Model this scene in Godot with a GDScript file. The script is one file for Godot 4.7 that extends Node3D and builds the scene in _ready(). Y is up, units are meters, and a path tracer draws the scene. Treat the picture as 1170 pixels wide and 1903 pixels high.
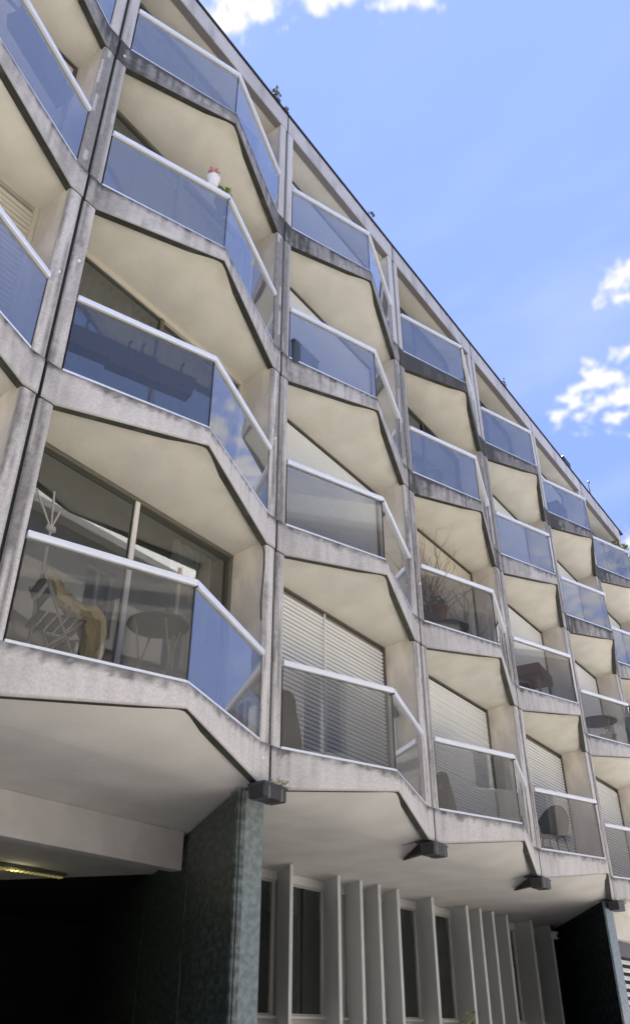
extends Node3D
# A concrete apartment block with folded glass balconies, seen from the street below.

const W := 3.4543        # width of one bay
const H := 2.75          # storey height
const Y0 := 4.3203       # underside of the lowest balcony at the piers
const KU := 1.653        # the fold of a balcony front: along the bay ...
const KD := 0.534        # ... and out from the pier face
const KB := 0.20         # rise of the underside towards the fold
const FT := 0.426        # top of the concrete edge
const RT := 1.4186       # top of the handrail
const PW := 0.17         # half a pier
const ZW := -0.53        # window plane
const FLOOR := 0.36      # balcony floor above the underside
const ROOF := 15.304
const COPING := 15.747

var M := {}
var taken := {}
var grime := FastNoiseLite.new()
var streak := FastNoiseLite.new()
var building: Node3D


# ---------------------------------------------------------------- mesh builder
class MB:
	var v := PackedVector3Array()
	var n := PackedVector3Array()
	var c := PackedColorArray()
	var col := Color.WHITE

	func tri(a: Vector3, b: Vector3, d: Vector3, na: Vector3, nb: Vector3, nd: Vector3, ca := Color(-1, 0, 0), cb := Color(-1, 0, 0), cd := Color(-1, 0, 0)) -> void:
		v.append_array([a, d, b])
		n.append_array([na, nd, nb])
		c.append_array([col if ca.r < 0 else ca, col if cd.r < 0 else cd, col if cb.r < 0 else cb])

	# corners counter-clockwise as seen from outside
	func quad(a: Vector3, b: Vector3, d: Vector3, e: Vector3, cs: Array = []) -> void:
		var nn := (b - a).cross(e - a)
		if nn.length() < 1e-12:
			nn = (d - b).cross(e - b)
		nn = nn.normalized()
		if cs.size() == 4:
			tri(a, b, d, nn, nn, nn, cs[0], cs[1], cs[2])
			tri(a, d, e, nn, nn, nn, cs[0], cs[2], cs[3])
		else:
			tri(a, b, d, nn, nn, nn)
			tri(a, d, e, nn, nn, nn)

	func face(a: Vector3, b: Vector3, d: Vector3) -> void:
		var nn := (b - a).cross(d - a).normalized()
		tri(a, b, d, nn, nn, nn)

	# a box with chamfered edges
	func box(at: Vector3, size: Vector3, basis := Basis(), bevel := 0.0) -> void:
		var h := size / 2.0
		var r: float = minf(bevel, minf(h.x, minf(h.y, h.z)) * 0.9)
		for ax in 3:
			var bx := (ax + 1) % 3
			var cx := (ax + 2) % 3
			for s in [-1.0, 1.0]:
				var q := []
				for k in [[-1, -1], [1, -1], [1, 1], [-1, 1]]:
					var pnt := Vector3()
					pnt[ax] = s * h[ax]
					pnt[bx] = k[0] * (h[bx] - r)
					pnt[cx] = k[1] * (h[cx] - r)
					q.append(at + basis * pnt)
				if s > 0:
					quad(q[0], q[1], q[2], q[3])
				else:
					quad(q[3], q[2], q[1], q[0])
				if r > 0.0:
					# the chamfer between this face and the next axis' face
					for t in [-1.0, 1.0]:
						var e := []
						for k in [-1.0, 1.0]:
							var p1 := Vector3()
							p1[ax] = s * h[ax]
							p1[bx] = t * (h[bx] - r)
							p1[cx] = k * (h[cx] - r)
							var p2 := Vector3()
							p2[ax] = s * (h[ax] - r)
							p2[bx] = t * h[bx]
							p2[cx] = k * (h[cx] - r)
							e.append([at + basis * p1, at + basis * p2])
						if s * t > 0:
							quad(e[0][0], e[0][1], e[1][1], e[1][0])
						else:
							quad(e[1][0], e[1][1], e[0][1], e[0][0])
		if r > 0.0:
			for sx in [-1.0, 1.0]:
				for sy in [-1.0, 1.0]:
					for sz in [-1.0, 1.0]:
						var a := at + basis * Vector3(sx * h.x, sy * (h.y - r), sz * (h.z - r))
						var b := at + basis * Vector3(sx * (h.x - r), sy * h.y, sz * (h.z - r))
						var d := at + basis * Vector3(sx * (h.x - r), sy * (h.y - r), sz * h.z)
						if sx * sy * sz > 0:
							face(a, b, d)
						else:
							face(d, b, a)

	func span(x0: float, x1: float, y0: float, y1: float, z0: float, z1: float, bevel := 0.0) -> void:
		box(Vector3((x0 + x1) / 2, (y0 + y1) / 2, (z0 + z1) / 2), Vector3(x1 - x0, y1 - y0, z1 - z0), Basis(), bevel)

	# a rod of square or round section between two points
	func rod(a: Vector3, b: Vector3, r: float, sides := 6, r2 := -1.0) -> void:
		var ax := (b - a).normalized()
		var up := Vector3.UP if absf(ax.y) < 0.9 else Vector3.RIGHT
		var s := ax.cross(up).normalized()
		var t := s.cross(ax)
		var e: float = r if r2 < 0.0 else r2
		for i in sides:
			var p := TAU * i / sides
			var q := TAU * (i + 1) / sides
			var d1 := s * cos(p) + t * sin(p)
			var d2 := s * cos(q) + t * sin(q)
			var pa := a + d1 * r
			var pb := a + d2 * r
			var pc := b + d2 * e
			var pd := b + d1 * e
			tri(pa, pd, pc, d1, d1, d2)
			tri(pa, pc, pb, d1, d2, d2)
			tri(a, pa, pb, -ax, -ax, -ax)
			tri(b, pc, pd, ax, ax, ax)

	# profile: (radius, height) pairs from the bottom up
	func lathe(at: Vector3, prof: Array, sides := 20) -> void:
		for k in prof.size() - 1:
			var p0: Vector2 = prof[k]
			var p1: Vector2 = prof[k + 1]
			var sl := Vector2(p1.y - p0.y, p0.x - p1.x).normalized()
			for i in sides:
				var a := TAU * i / sides
				var b := TAU * (i + 1) / sides
				var da := Vector3(cos(a), 0, -sin(a))
				var db := Vector3(cos(b), 0, -sin(b))
				var na := da * sl.x + Vector3.UP * sl.y
				var nb := db * sl.x + Vector3.UP * sl.y
				var q0 := at + da * p0.x + Vector3.UP * p0.y
				var q1 := at + db * p0.x + Vector3.UP * p0.y
				var q2 := at + db * p1.x + Vector3.UP * p1.y
				var q3 := at + da * p1.x + Vector3.UP * p1.y
				tri(q0, q1, q2, na, nb, nb)
				tri(q0, q2, q3, na, nb, na)

	# an upright prism over a plan outline (x, z), counter-clockwise seen from above with x right and z down reversed: order is fixed here
	func prism(outline: PackedVector2Array, y0: float, y1: float) -> void:
		var pts := outline
		if Geometry2D.is_polygon_clockwise(pts):
			pts.reverse()
		var m := pts.size()
		for i in m:
			var a := pts[i]
			var b := pts[(i + 1) % m]
			quad(Vector3(b.x, y0, b.y), Vector3(a.x, y0, a.y), Vector3(a.x, y1, a.y), Vector3(b.x, y1, b.y))
		var t := Geometry2D.triangulate_polygon(pts)
		for i in range(0, t.size(), 3):
			var a := pts[t[i]]
			var b := pts[t[i + 1]]
			var d := pts[t[i + 2]]
			if (b - a).cross(d - a) > 0:
				var sw := b
				b = d
				d = sw
			face(Vector3(a.x, y1, a.y), Vector3(b.x, y1, b.y), Vector3(d.x, y1, d.y))
			face(Vector3(d.x, y0, d.y), Vector3(b.x, y0, b.y), Vector3(a.x, y0, a.y))

	# loose leaves through a volume
	func leaves(at: Vector3, r: Vector3, count: int, size: float, rng: RandomNumberGenerator, tones: Array) -> void:
		for i in count:
			var d := Vector3(rng.randfn(), rng.randfn(), rng.randfn()).normalized() * pow(rng.randf(), 0.45)
			var p := at + d * r
			var ax := Vector3(rng.randf_range(-1, 1), rng.randf_range(-0.6, 1), rng.randf_range(-1, 1)).normalized()
			var sd := ax.cross(Vector3(rng.randf_range(-1, 1), rng.randf_range(-1, 1), rng.randf_range(-1, 1))).normalized()
			var l := size * rng.randf_range(0.6, 1.3)
			col = tones[rng.randi() % tones.size()]
			var k := l * 0.32
			quad(p - ax * l * 0.5, p + sd * k, p + ax * l * 0.5, p - sd * k)

	func mesh() -> ArrayMesh:
		var arr := []
		arr.resize(Mesh.ARRAY_MAX)
		arr[Mesh.ARRAY_VERTEX] = v
		arr[Mesh.ARRAY_NORMAL] = n
		arr[Mesh.ARRAY_COLOR] = c
		var m := ArrayMesh.new()
		m.add_surface_from_arrays(Mesh.PRIMITIVE_TRIANGLES, arr)
		return m


# ---------------------------------------------------------------- naming helpers
func numbered(called: String) -> String:
	var k: int = taken.get(called, 0)
	taken[called] = k + 1
	return called if k == 0 else "%s_%03d" % [called, k]


func put(called: String, mb, mat: Material, parent: Node = self) -> MeshInstance3D:
	var o := MeshInstance3D.new()
	o.name = numbered(called) if parent == self else called
	o.mesh = mb.mesh() if mb is MB else mb
	o.material_override = mat
	parent.add_child(o, true)
	return o


func group_of(called: String, parent: Node) -> Node3D:
	var o := Node3D.new()
	o.name = called
	parent.add_child(o, true)
	return o


func thing(called: String, label: String, category: String, at := Vector3.ZERO, turn := 0.0, group := "") -> Node3D:
	var o := Node3D.new()
	o.name = numbered(called)
	add_child(o)
	o.position = at
	o.rotation.y = turn
	tag(o, label, category, group)
	return o


func tag(o: Node3D, label: String, category: String, group := "") -> void:
	o.set_meta("label", label)
	o.set_meta("category", category)
	if group:
		o.set_meta("group", group)


func struct(called: String, mb: MB, mat: Material) -> MeshInstance3D:
	var o := put(called, mb, mat)
	o.set_meta("kind", "structure")
	return o


func lin(r: float, g: float, b: float) -> Color:
	return Color(r, g, b).linear_to_srgb()


# ---------------------------------------------------------------- materials
func noise_tex(freq: float, lo: float, hi: float, sd: int, octaves := 4, size := 512, kind := FastNoiseLite.TYPE_SIMPLEX_SMOOTH, stretch := false) -> NoiseTexture2D:
	var f := FastNoiseLite.new()
	f.seed = sd
	f.noise_type = kind
	f.frequency = freq
	f.fractal_octaves = octaves
	if stretch:
		f.domain_warp_enabled = true
		f.domain_warp_amplitude = 40.0
		f.domain_warp_frequency = 0.01
	var g := Gradient.new()
	g.set_color(0, Color(lo, lo, lo))
	g.set_color(1, Color(hi, hi, hi))
	g.set_offset(0, 0.25)
	g.set_offset(1, 0.75)
	var t := NoiseTexture2D.new()
	t.width = size
	t.height = size
	t.seamless = true
	t.noise = f
	t.color_ramp = g
	return t


func mat(called: String, albedo: Color, rough: float, opts := {}) -> StandardMaterial3D:
	var m := StandardMaterial3D.new()
	m.resource_name = called
	m.albedo_color = albedo
	m.roughness = rough
	for k in opts:
		m.set(k, opts[k])
	M[called] = m
	return m


func grain(m: StandardMaterial3D, tex: Texture2D, scale: Vector3, bump: Texture2D = null, deep := 0.0) -> void:
	m.albedo_texture = tex
	m.uv1_triplanar = true
	m.uv1_world_triplanar = true
	m.uv1_scale = scale
	if bump:
		m.heightmap_enabled = true
		m.heightmap_texture = bump
		m.heightmap_scale = deep


func make_materials() -> void:
	var blotch := noise_tex(0.012, 0.95, 1.0, 3, 5)
	var fine := noise_tex(0.06, 0.92, 1.0, 5, 4)
	var pits := noise_tex(0.12, 0.2, 1.0, 8, 3)
	grain(mat("concrete", Color.WHITE, 0.88, {"vertex_color_use_as_albedo": true}), fine, Vector3.ONE * 0.9, pits, 0.06)
	grain(mat("soffit", Color.WHITE, 0.92, {"vertex_color_use_as_albedo": true}), blotch, Vector3(0.22, 0.22, 0.22), pits, 0.12)
	grain(mat("render", lin(0.76, 0.71, 0.63), 0.92), noise_tex(0.012, 0.88, 1.0, 21, 5), Vector3(0.35, 0.16, 0.35), pits, 0.12)
	grain(mat("lower_soffit", lin(0.80, 0.795, 0.75), 0.85), blotch, Vector3(0.15, 0.15, 0.15))
	grain(mat("lintel", lin(0.58, 0.57, 0.56), 0.7), blotch, Vector3(0.3, 0.3, 0.3))
	grain(mat("marble", lin(0.105, 0.142, 0.132), 0.40), noise_tex(0.035, 0.45, 1.0, 31, 8), Vector3(0.32, 0.6, 0.32))
	grain(mat("marble_front", lin(0.185, 0.240, 0.255), 0.32), noise_tex(0.035, 0.82, 1.0, 33, 8), Vector3(0.5, 0.6, 0.5))
	grain(mat("marble_dull", lin(0.035, 0.045, 0.05), 0.75, {"metallic_specular": 0.2}), noise_tex(0.02, 0.3, 1.0, 35, 6), Vector3(0.9, 0.6, 0.9))
	mat("joint", lin(0.012, 0.012, 0.014), 0.9)
	mat("dark_frame", lin(0.05, 0.055, 0.05), 0.5)
	mat("bronze_frame", lin(0.16, 0.15, 0.12), 0.45, {"metallic": 0.3})
	mat("alu", lin(0.80, 0.85, 0.93), 0.34, {"metallic": 0.25})
	mat("white_paint", lin(0.72, 0.72, 0.70), 0.5)
	mat("fin_paint", lin(0.64, 0.665, 0.675), 0.42, {"metallic": 0.15})
	mat("panel_grey", lin(0.52, 0.52, 0.51), 0.6)
	mat("balustrade_glass", Color(0.80, 0.80, 0.785, 0.035), 0.0, {"refraction_enabled": true, "refraction_scale": 0.055})
	mat("reflective_glass", Color(0.785, 0.795, 0.80, 0.14), 0.0, {"refraction_enabled": true, "refraction_scale": 0.062, "metallic": 0.13})
	mat("window_glass", Color(0.80, 0.83, 0.82, 0.02), 0.0, {"refraction_enabled": true, "refraction_scale": 0.10})
	mat("dark_glass", lin(0.012, 0.013, 0.013), 0.05, {"metallic_specular": 0.7, "clearcoat_enabled": true, "clearcoat": 1.0, "clearcoat_roughness": 0.02})
	mat("shutter_white", lin(0.76, 0.79, 0.81), 0.5)
	mat("shutter_beige", lin(0.60, 0.56, 0.47), 0.55)
	mat("shutter_tracks", lin(0.10, 0.09, 0.08), 0.6)
	mat("slat_gap", lin(0.26, 0.25, 0.23), 0.7)
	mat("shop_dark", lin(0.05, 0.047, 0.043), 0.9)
	mat("room", lin(0.30, 0.29, 0.27), 0.9)
	grain(mat("floor_tiles", lin(0.30, 0.28, 0.25), 0.7), fine, Vector3.ONE * 0.8)
	mat("black", lin(0.012, 0.012, 0.013), 0.8)
	mat("black_metal", lin(0.03, 0.03, 0.033), 0.5)
	mat("dark_plastic", lin(0.045, 0.05, 0.06), 0.5)
	mat("dark_cloth", lin(0.035, 0.034, 0.038), 0.95)
	mat("straw_cloth", lin(0.80, 0.67, 0.40), 0.95, {"rim_enabled": true, "rim": 0.4})
	mat("brown_wood", lin(0.23, 0.115, 0.06), 0.6)
	mat("pale_wood", lin(0.50, 0.42, 0.28), 0.6)
	mat("table_steel", lin(0.07, 0.075, 0.075), 0.5)
	mat("pale_steel", lin(0.42, 0.40, 0.36), 0.5)
	mat("red_brown", lin(0.20, 0.10, 0.09), 0.8)
	mat("cream", lin(0.60, 0.55, 0.42), 0.8)
	mat("red_sign", lin(0.55, 0.10, 0.11), 0.5)
	mat("pink", lin(0.70, 0.38, 0.40), 0.7)
	mat("leaf", Color.WHITE, 0.7, {"vertex_color_use_as_albedo": true, "backlight_enabled": true, "backlight": Color(0.3, 0.35, 0.15)})
	mat("twig", Color.WHITE, 0.9, {"vertex_color_use_as_albedo": true})
	mat("net_curtain", lin(0.62, 0.62, 0.60), 0.95, {"backlight_enabled": true, "backlight": Color(0.4, 0.4, 0.4)})
	mat("green_curtain", lin(0.16, 0.18, 0.15), 0.95)
	mat("terracotta", lin(0.30, 0.12, 0.06), 0.8)
	mat("lamp", lin(0.62, 0.58, 0.30), 0.4, {"emission_enabled": true, "emission": lin(0.85, 0.75, 0.25), "emission_energy_multiplier": 0.03})
	grain(mat("asphalt", lin(0.26, 0.25, 0.235), 0.95), fine, Vector3.ONE * 0.4)
	grain(mat("paving", lin(0.52, 0.50, 0.47), 0.9), fine, Vector3.ONE * 0.4)
	grain(mat("kerb", lin(0.40, 0.39, 0.37), 0.9), fine, Vector3.ONE * 0.8)
	grain(mat("house_cream", lin(0.37, 0.36, 0.335), 0.9), blotch, Vector3.ONE * 0.1)
	grain(mat("house_white", lin(0.40, 0.39, 0.37), 0.9), blotch, Vector3.ONE * 0.1)
	grain(mat("house_rose", lin(0.37, 0.345, 0.325), 0.9), blotch, Vector3.ONE * 0.1)
	mat("zinc", lin(0.16, 0.17, 0.18), 0.5, {"metallic": 0.3})
	mat("house_shutter", lin(0.45, 0.44, 0.40), 0.7)


# ---------------------------------------------------------------- sky
func make_sky() -> PanoramaSkyMaterial:
	var wd := 2048
	var hg := 1024
	var puff := FastNoiseLite.new()
	puff.seed = 11
	puff.frequency = 1.7
	puff.fractal_octaves = 6
	puff.fractal_gain = 0.55
	var rng := RandomNumberGenerator.new()
	rng.seed = 77
	# cumulus clouds on a flat layer overhead: (x, z) per unit of height, radius
	var clouds := [
		[Vector2(0.30, -0.385), 0.060], [Vector2(0.335, -0.352), 0.034], [Vector2(0.27, -0.33), 0.09], [Vector2(0.385, -0.262), 0.028], [Vector2(0.36, -0.235), 0.05],
		[Vector2(0.428, -0.226), 0.026], [Vector2(0.452, -0.186), 0.030], [Vector2(0.41, -0.18), 0.05],
		[Vector2(1.030, -0.130), 0.045], [Vector2(1.31, -0.300), 0.055], [Vector2(1.265, -0.250), 0.065], [Vector2(1.215, -0.205), 0.055], [Vector2(1.34, -0.185), 0.075], [Vector2(1.93, -0.40), 0.14],
		[Vector2(1.34, 0.16), 0.17], [Vector2(1.50, 0.12), 0.14], [Vector2(1.30, 1.75), 0.34], [Vector2(1.60, 1.50), 0.26],
	]
	for i in 90:
		var q := Vector2(rng.randf_range(-6, 6), rng.randf_range(-6, 6))
		var r := rng.randf_range(0.10, 0.42)
		if (q.x > -0.05 and q.x < 2.6 and q.y > -1.9 and q.y < 1.0) or (q.x > -0.9 and q.x < 3.2 and q.y > 0.0 and q.y < 1.35):
			continue
		clouds.append([q, r])
		clouds.append([q + Vector2(rng.randf_range(-0.3, 0.3), rng.randf_range(-0.2, 0.2)), r * 0.7])
	# cells, so that each direction asks only the clouds near it
	var cells := {}
	for cl in clouds:
		var rr: float = cl[1] * 2.2
		for ix in range(floori((cl[0].x - rr) * 2.0), floori((cl[0].x + rr) * 2.0) + 1):
			for iz in range(floori((cl[0].y - rr) * 2.0), floori((cl[0].y + rr) * 2.0) + 1):
				var key := Vector2i(ix, iz)
				if not cells.has(key):
					cells[key] = []
				cells[key].append(cl)
	var data := PackedFloat32Array()
	data.resize(wd * hg * 3)
	var zen := Vector3(0.080, 0.114, 0.236)
	var mid := Vector3(0.068, 0.103, 0.232)
	var low := Vector3(0.125, 0.155, 0.225)
	var gnd := Vector3(0.10, 0.098, 0.095)
	for j in hg:
		var th := PI * (j + 0.5) / hg
		var y := cos(th)
		var base: Vector3
		if y > 0:
			base = low.lerp(mid, smoothstep(0.0, 0.42, y)).lerp(zen, smoothstep(0.55, 1.0, y))
		else:
			base = low.lerp(gnd, smoothstep(0.0, 0.06, -y))
		for i in wd:
			var ph := TAU * (i + 0.5) / wd
			var col := base
			if y > 0.06:
				var dx := sin(th) * sin(ph)
				var dz := -sin(th) * cos(ph)
				var q := Vector2(dx / y, dz / y)
				var near = cells.get(Vector2i(floori(q.x * 2.0), floori(q.y * 2.0)))
				var veil: float = puff.get_noise_2d(q.x * 0.7 + 30.0, q.y * 0.35) * 0.5 + 0.5
				col = col.lerp(Vector3(0.20, 0.215, 0.25), 0.22 * smoothstep(0.45, 0.85, veil))
				if near != null:
					var sum := 0.0
					for cl in near:
						var d: float = q.distance_to(cl[0]) / cl[1]
						sum += maxf(0.0, 1.0 - d * d * 0.45)
					if sum > 0.0:
						var nz: float = puff.get_noise_2d(q.x * 11.0, q.y * 11.0) + 0.6 * puff.get_noise_2d(q.x * 4.0 + 5.0, q.y * 4.0)
						var den: float = minf(sum, 1.15) + nz * 1.6 - 0.66
						var a := smoothstep(-0.16, 0.95, den)
						if a > 0.0:
							var thick: float = clampf(den * 0.9, 0, 1)
							var white := Vector3(0.235, 0.230, 0.232).lerp(Vector3(0.150, 0.152, 0.172), thick * 0.45 * (0.5 + puff.get_noise_2d(q.x * 2.0 + 9.0, q.y * 2.0)))
							col = col.lerp(white, a * smoothstep(0.06, 0.2, y))
			var o := (j * wd + i) * 3
			data[o] = col.x
			data[o + 1] = col.y
			data[o + 2] = col.z
	var im := Image.create_from_data(wd, hg, false, Image.FORMAT_RGBF, data.to_byte_array())
	var m := PanoramaSkyMaterial.new()
	m.panorama = ImageTexture.create_from_image(im)
	return m


func _ready() -> void:
	# ---- camera, sky, sun, exposure
	var cam := Camera3D.new()
	cam.name = "camera"
	cam.position = Vector3(-3.2202, 2.1974, 5.3507)
	cam.rotation = Vector3(deg_to_rad(32.27), -deg_to_rad(54.326), deg_to_rad(-0.07), )
	cam.fov = 63.36
	cam.near = 0.05
	cam.far = 4000.0
	add_child(cam)
	var env := Environment.new()
	env.background_mode = Environment.BG_SKY
	env.sky = Sky.new()
	env.sky.sky_material = make_sky()
	env.tonemap_mode = Environment.TONE_MAPPER_LINEAR
	env.tonemap_exposure = 5.0
	env.sdfgi_enabled = true
	env.ssao_enabled = true
	env.ssil_enabled = true
	var we := WorldEnvironment.new()
	we.name = "environment"
	we.environment = env
	add_child(we)
	var sun := DirectionalLight3D.new()
	sun.name = "sun"
	sun.light_energy = 1.6
	sun.light_color = Color(1.0, 0.965, 0.92)
	sun.light_angular_distance = 0.5
	sun.shadow_enabled = true
	add_child(sun)
	sun.look_at_from_position(Vector3(0.42, 0.86, -0.215) * 60.0, Vector3.ZERO)

	grime.seed = 5
	grime.frequency = 1.0
	grime.fractal_octaves = 4
	streak.seed = 9
	streak.frequency = 1.0
	streak.fractal_octaves = 3
	make_materials()
	street()
	opposite_houses()
	building = thing("apartment_building", "pale concrete apartment block with rows of folded glass balconies", "building")
	shell()
	for c in range(0, 7):
		for l in 4:
			balcony(c, l)
			opening(c, l)
	ground_floor()
	things()


# ---------------------------------------------------------------- the setting
func street() -> void:
	var g := MB.new()
	g.span(-1500, 1500, -0.5, -0.12, -1500, 1500)
	struct("ground", g, M.asphalt)
	var r := MB.new()
	r.span(-300, 300, -0.119, -0.11, 1.45, 9.0)
	struct("road", r, M.asphalt)
	var p := MB.new()
	p.span(-300, 300, -0.11, 0.0, -12.0, 1.30)
	struct("pavement", p, M.paving)
	var p2 := MB.new()
	p2.span(-300, 300, -0.11, 0.0, 9.15, 30.0)
	struct("pavement", p2, M.paving)
	var k := MB.new()
	k.span(-300, 300, -0.115, 0.004, 1.303, 1.45, 0.02)
	struct("kerb", k, M.kerb)
	var k2 := MB.new()
	k2.span(-300, 300, -0.115, 0.004, 9.0, 9.147, 0.02)
	struct("kerb", k2, M.kerb)


func opposite_houses() -> void:
	var rows := [
		[-31.0, -7.0, 14.0, "house_white", "white plastered house across the street, left of the facing cream one"],
		[-6.98, 15.0, 14.2, "house_cream", "cream plastered house facing the balconies from across the street"],
		[15.02, 38.0, 12.9, "house_rose", "rose plastered house across the street, lowest of the facing row"],
	]
	var n := 0
	for r in rows:
		var x0: float = r[0]
		var x1: float = r[1]
		var top: float = r[2]
		var hs := thing("town_house", r[4], "house", Vector3(x0, 0, 10.7))
		var wd := x1 - x0
		var cols := int(wd / 2.9)
		var bay := wd / cols
		var st := top / 4.0
		var wall := MB.new()
		var ww := 1.1
		for f in 4:
			var b := f * st + (0.0 if f == 0 else 0.55)
			var sill: float = f * st + 0.85
			var head: float = f * st + st - 0.65
			wall.span(0, wd, f * st, sill, 0, 0.4)
			wall.span(0, wd, head, (f + 1) * st, 0, 0.4)
			for i in cols + 1:
				var a: float = 0.0 if i == 0 else (i - 0.5) * bay + ww / 2
				var e: float = wd if i == cols else (i + 0.5) * bay - ww / 2
				wall.span(a, e, sill, head, 0, 0.4)
		wall.span(0, wd, 0, top, 7.6, 8.0)
		wall.span(0, 0.3, 0, top, 0.4, 7.6)
		wall.span(wd - 0.3, wd, 0, top, 0.4, 7.6)
		put("wall", wall, M[r[3]], hs)
		var cor := MB.new()
		cor.span(-0.0, wd, top + 0.002, top + 0.28, -0.35, 0.4, 0.03)
		for f in range(1, 4):
			cor.span(0, wd, f * st - 0.08, f * st + 0.1, -0.08, -0.002, 0.02)
		put("cornice", cor, M.house_white, hs)
		var roof := MB.new()
		roof.prism(PackedVector2Array([Vector2(0, 0.0), Vector2(wd, 0.0), Vector2(wd, 8), Vector2(0, 8)]), top + 0.282, top + 0.35)
		roof.quad(Vector3(0, top + 0.35, -0.1), Vector3(0, top + 2.0, 1.3), Vector3(wd, top + 2.0, 1.3), Vector3(wd, top + 0.35, -0.1))
		roof.span(0, wd, top + 0.36, top + 2.0, 1.3, 7.9)
		put("roof", roof, M.zinc, hs)
		var pane := MB.new()
		var frame := MB.new()
		var shut := MB.new()
		var hh: float = st - 1.5
		pane.span(-ww / 2, ww / 2, 0, hh, 0.24, 0.28)
		for s in [-1.0, 1.0]:
			frame.span(s * (ww / 2 - 0.035) - 0.035, s * (ww / 2 - 0.035) + 0.035, 0, hh, 0.17, 0.238)
			shut.span(s * (ww / 2 + 0.25) - 0.24, s * (ww / 2 + 0.25) + 0.24, 0, hh, -0.05, -0.004, 0.01)
		frame.span(-0.04, 0.04, 0, hh, 0.17, 0.238)
		frame.span(-ww / 2 + 0.07, ww / 2 - 0.07, hh - 0.07, hh, 0.172, 0.238)
		frame.span(-ww / 2 + 0.07, ww / 2 - 0.07, 0, 0.07, 0.172, 0.238)
		var pm := pane.mesh()
		var fm := frame.mesh()
		var sm := shut.mesh()
		for f in 4:
			for i in cols:
				var w := group_of("window", hs)
				w.position = Vector3((i + 0.5) * bay, f * st + 0.85, 0)
				put("frame", fm, M.white_paint, w)
				put("pane", pm, M.dark_glass, w)
				if n % 3 != 1:
					put("shutter", sm, M.house_shutter, w)
		n += 1


# ---------------------------------------------------------------- the concrete
# weathering of the cast concrete: 0 clean, 1 black with soot and algae
func soil(u: float, y: float, below_top: float, x: float, l: int) -> float:
	var k: float = [0.10, 0.20, 0.40, 0.74][l] * (1.0 + 0.9 * grime.get_noise_3d(floorf(x / W) * 7.7, l * 3.3, 12.0))
	var n: float = grime.get_noise_3d(x * 2.2, y * 2.2, 3.0) * 0.5 + 0.5
	var f: float = grime.get_noise_3d(x * 11.0, y * 11.0, 7.0) * 0.5 + 0.5
	var s: float = streak.get_noise_2d(x * 9.0, y * 0.8) * 0.5 + 0.5
	var d := 0.0
	# a dark rim under the top edge, speckled
	d += smoothstep(0.10, 0.0, below_top + (f - 0.5) * 0.16 + (n - 0.5) * 0.12) * 0.75
	# run-off by the piers
	var side := maxf(smoothstep(0.75, 0.05, u + (n - 0.5) * 0.7), 0.55 * smoothstep(0.6, 0.05, W - u + (n - 0.5) * 0.7))
	d += side * (0.16 + 0.72 * k) * (0.45 + 0.75 * s)
	# the upper storeys have blackened all over
	d += k * smoothstep(0.35, 0.65, 0.45 * n + 0.35 * s + 0.2 * f + (k - 0.35) * 0.5)
	var run: float = streak.get_noise_2d(x * 26.0 + 40.0, y * 0.5) * 0.5 + 0.5
	d += (0.10 + 0.30 * k) * smoothstep(0.56, 0.74, run) * smoothstep(0.45, 0.05, below_top) + 0.10 * smoothstep(0.5, 0.75, s) + 0.08 * (f - 0.5)
	return clampf(d, 0.0, 1.0)


func tone(d: float, x: float, y: float) -> Color:
	var cast: float = grime.get_noise_3d(floorf(x / W) * 17.3, floorf((y - Y0) / H) * 9.1, 50.0) * 0.10
	var w: float = grime.get_noise_3d(x * 0.9, y * 0.9, 20.0) * 0.05 + cast
	var clean := Color(0.635 + w, 0.622 + w, 0.608 + w)
	return clean.lerp(Color(0.080, 0.079, 0.076), d)


func edge_y(u: float) -> float:
	if u <= 0.18 or u >= W - 0.18:
		return 0.0
	if u <= KU:
		return KB * (u - 0.18) / (KU - 0.18)
	return KB * (W - 0.18 - u) / (W - 0.18 - KU)


func edge_z(u: float) -> float:
	return edge_y(u) / KB * KD


func soffit_y(z: float) -> float:
	return 0.010 + KB * pow(clampf((z - ZW) / (KD - ZW), 0, 1.1), 1.5)


# paint of the soffits: yellowed in patches, with water marks along the outer edge
func soffit_tone(x: float, z: float, from_edge: float, l: int) -> Color:
	var n: float = grime.get_noise_3d(x * 0.7, z * 0.7, 80.0 + l * 5) * 0.5 + 0.5
	var f: float = grime.get_noise_3d(x * 7.0, z * 7.0, 90.0 + l * 5) * 0.5 + 0.5
	var g: float = grime.get_noise_3d(x * 2.5, z * 2.5, 99.0 + l * 5) * 0.5 + 0.5
	var c := Color(0.665, 0.652, 0.585) if l > 0 else Color(0.80, 0.795, 0.75)
	c = c.lerp(Color(0.65, 0.645, 0.54), 0.28 * smoothstep(0.42, 0.7, n) if l > 0 else 0.0)
	var wet := smoothstep(0.16, 0.0, from_edge + (g - 0.5) * 0.22) * (0.35 + 0.5 * f)
	c = c.lerp(Color(0.36, 0.335, 0.26), wet * (0.55 if l > 0 else 0.35))
	c = c.lerp(Color(0.50, 0.46, 0.37), 0.22 * smoothstep(0.60, 0.74, g) * f)
	return c


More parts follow.
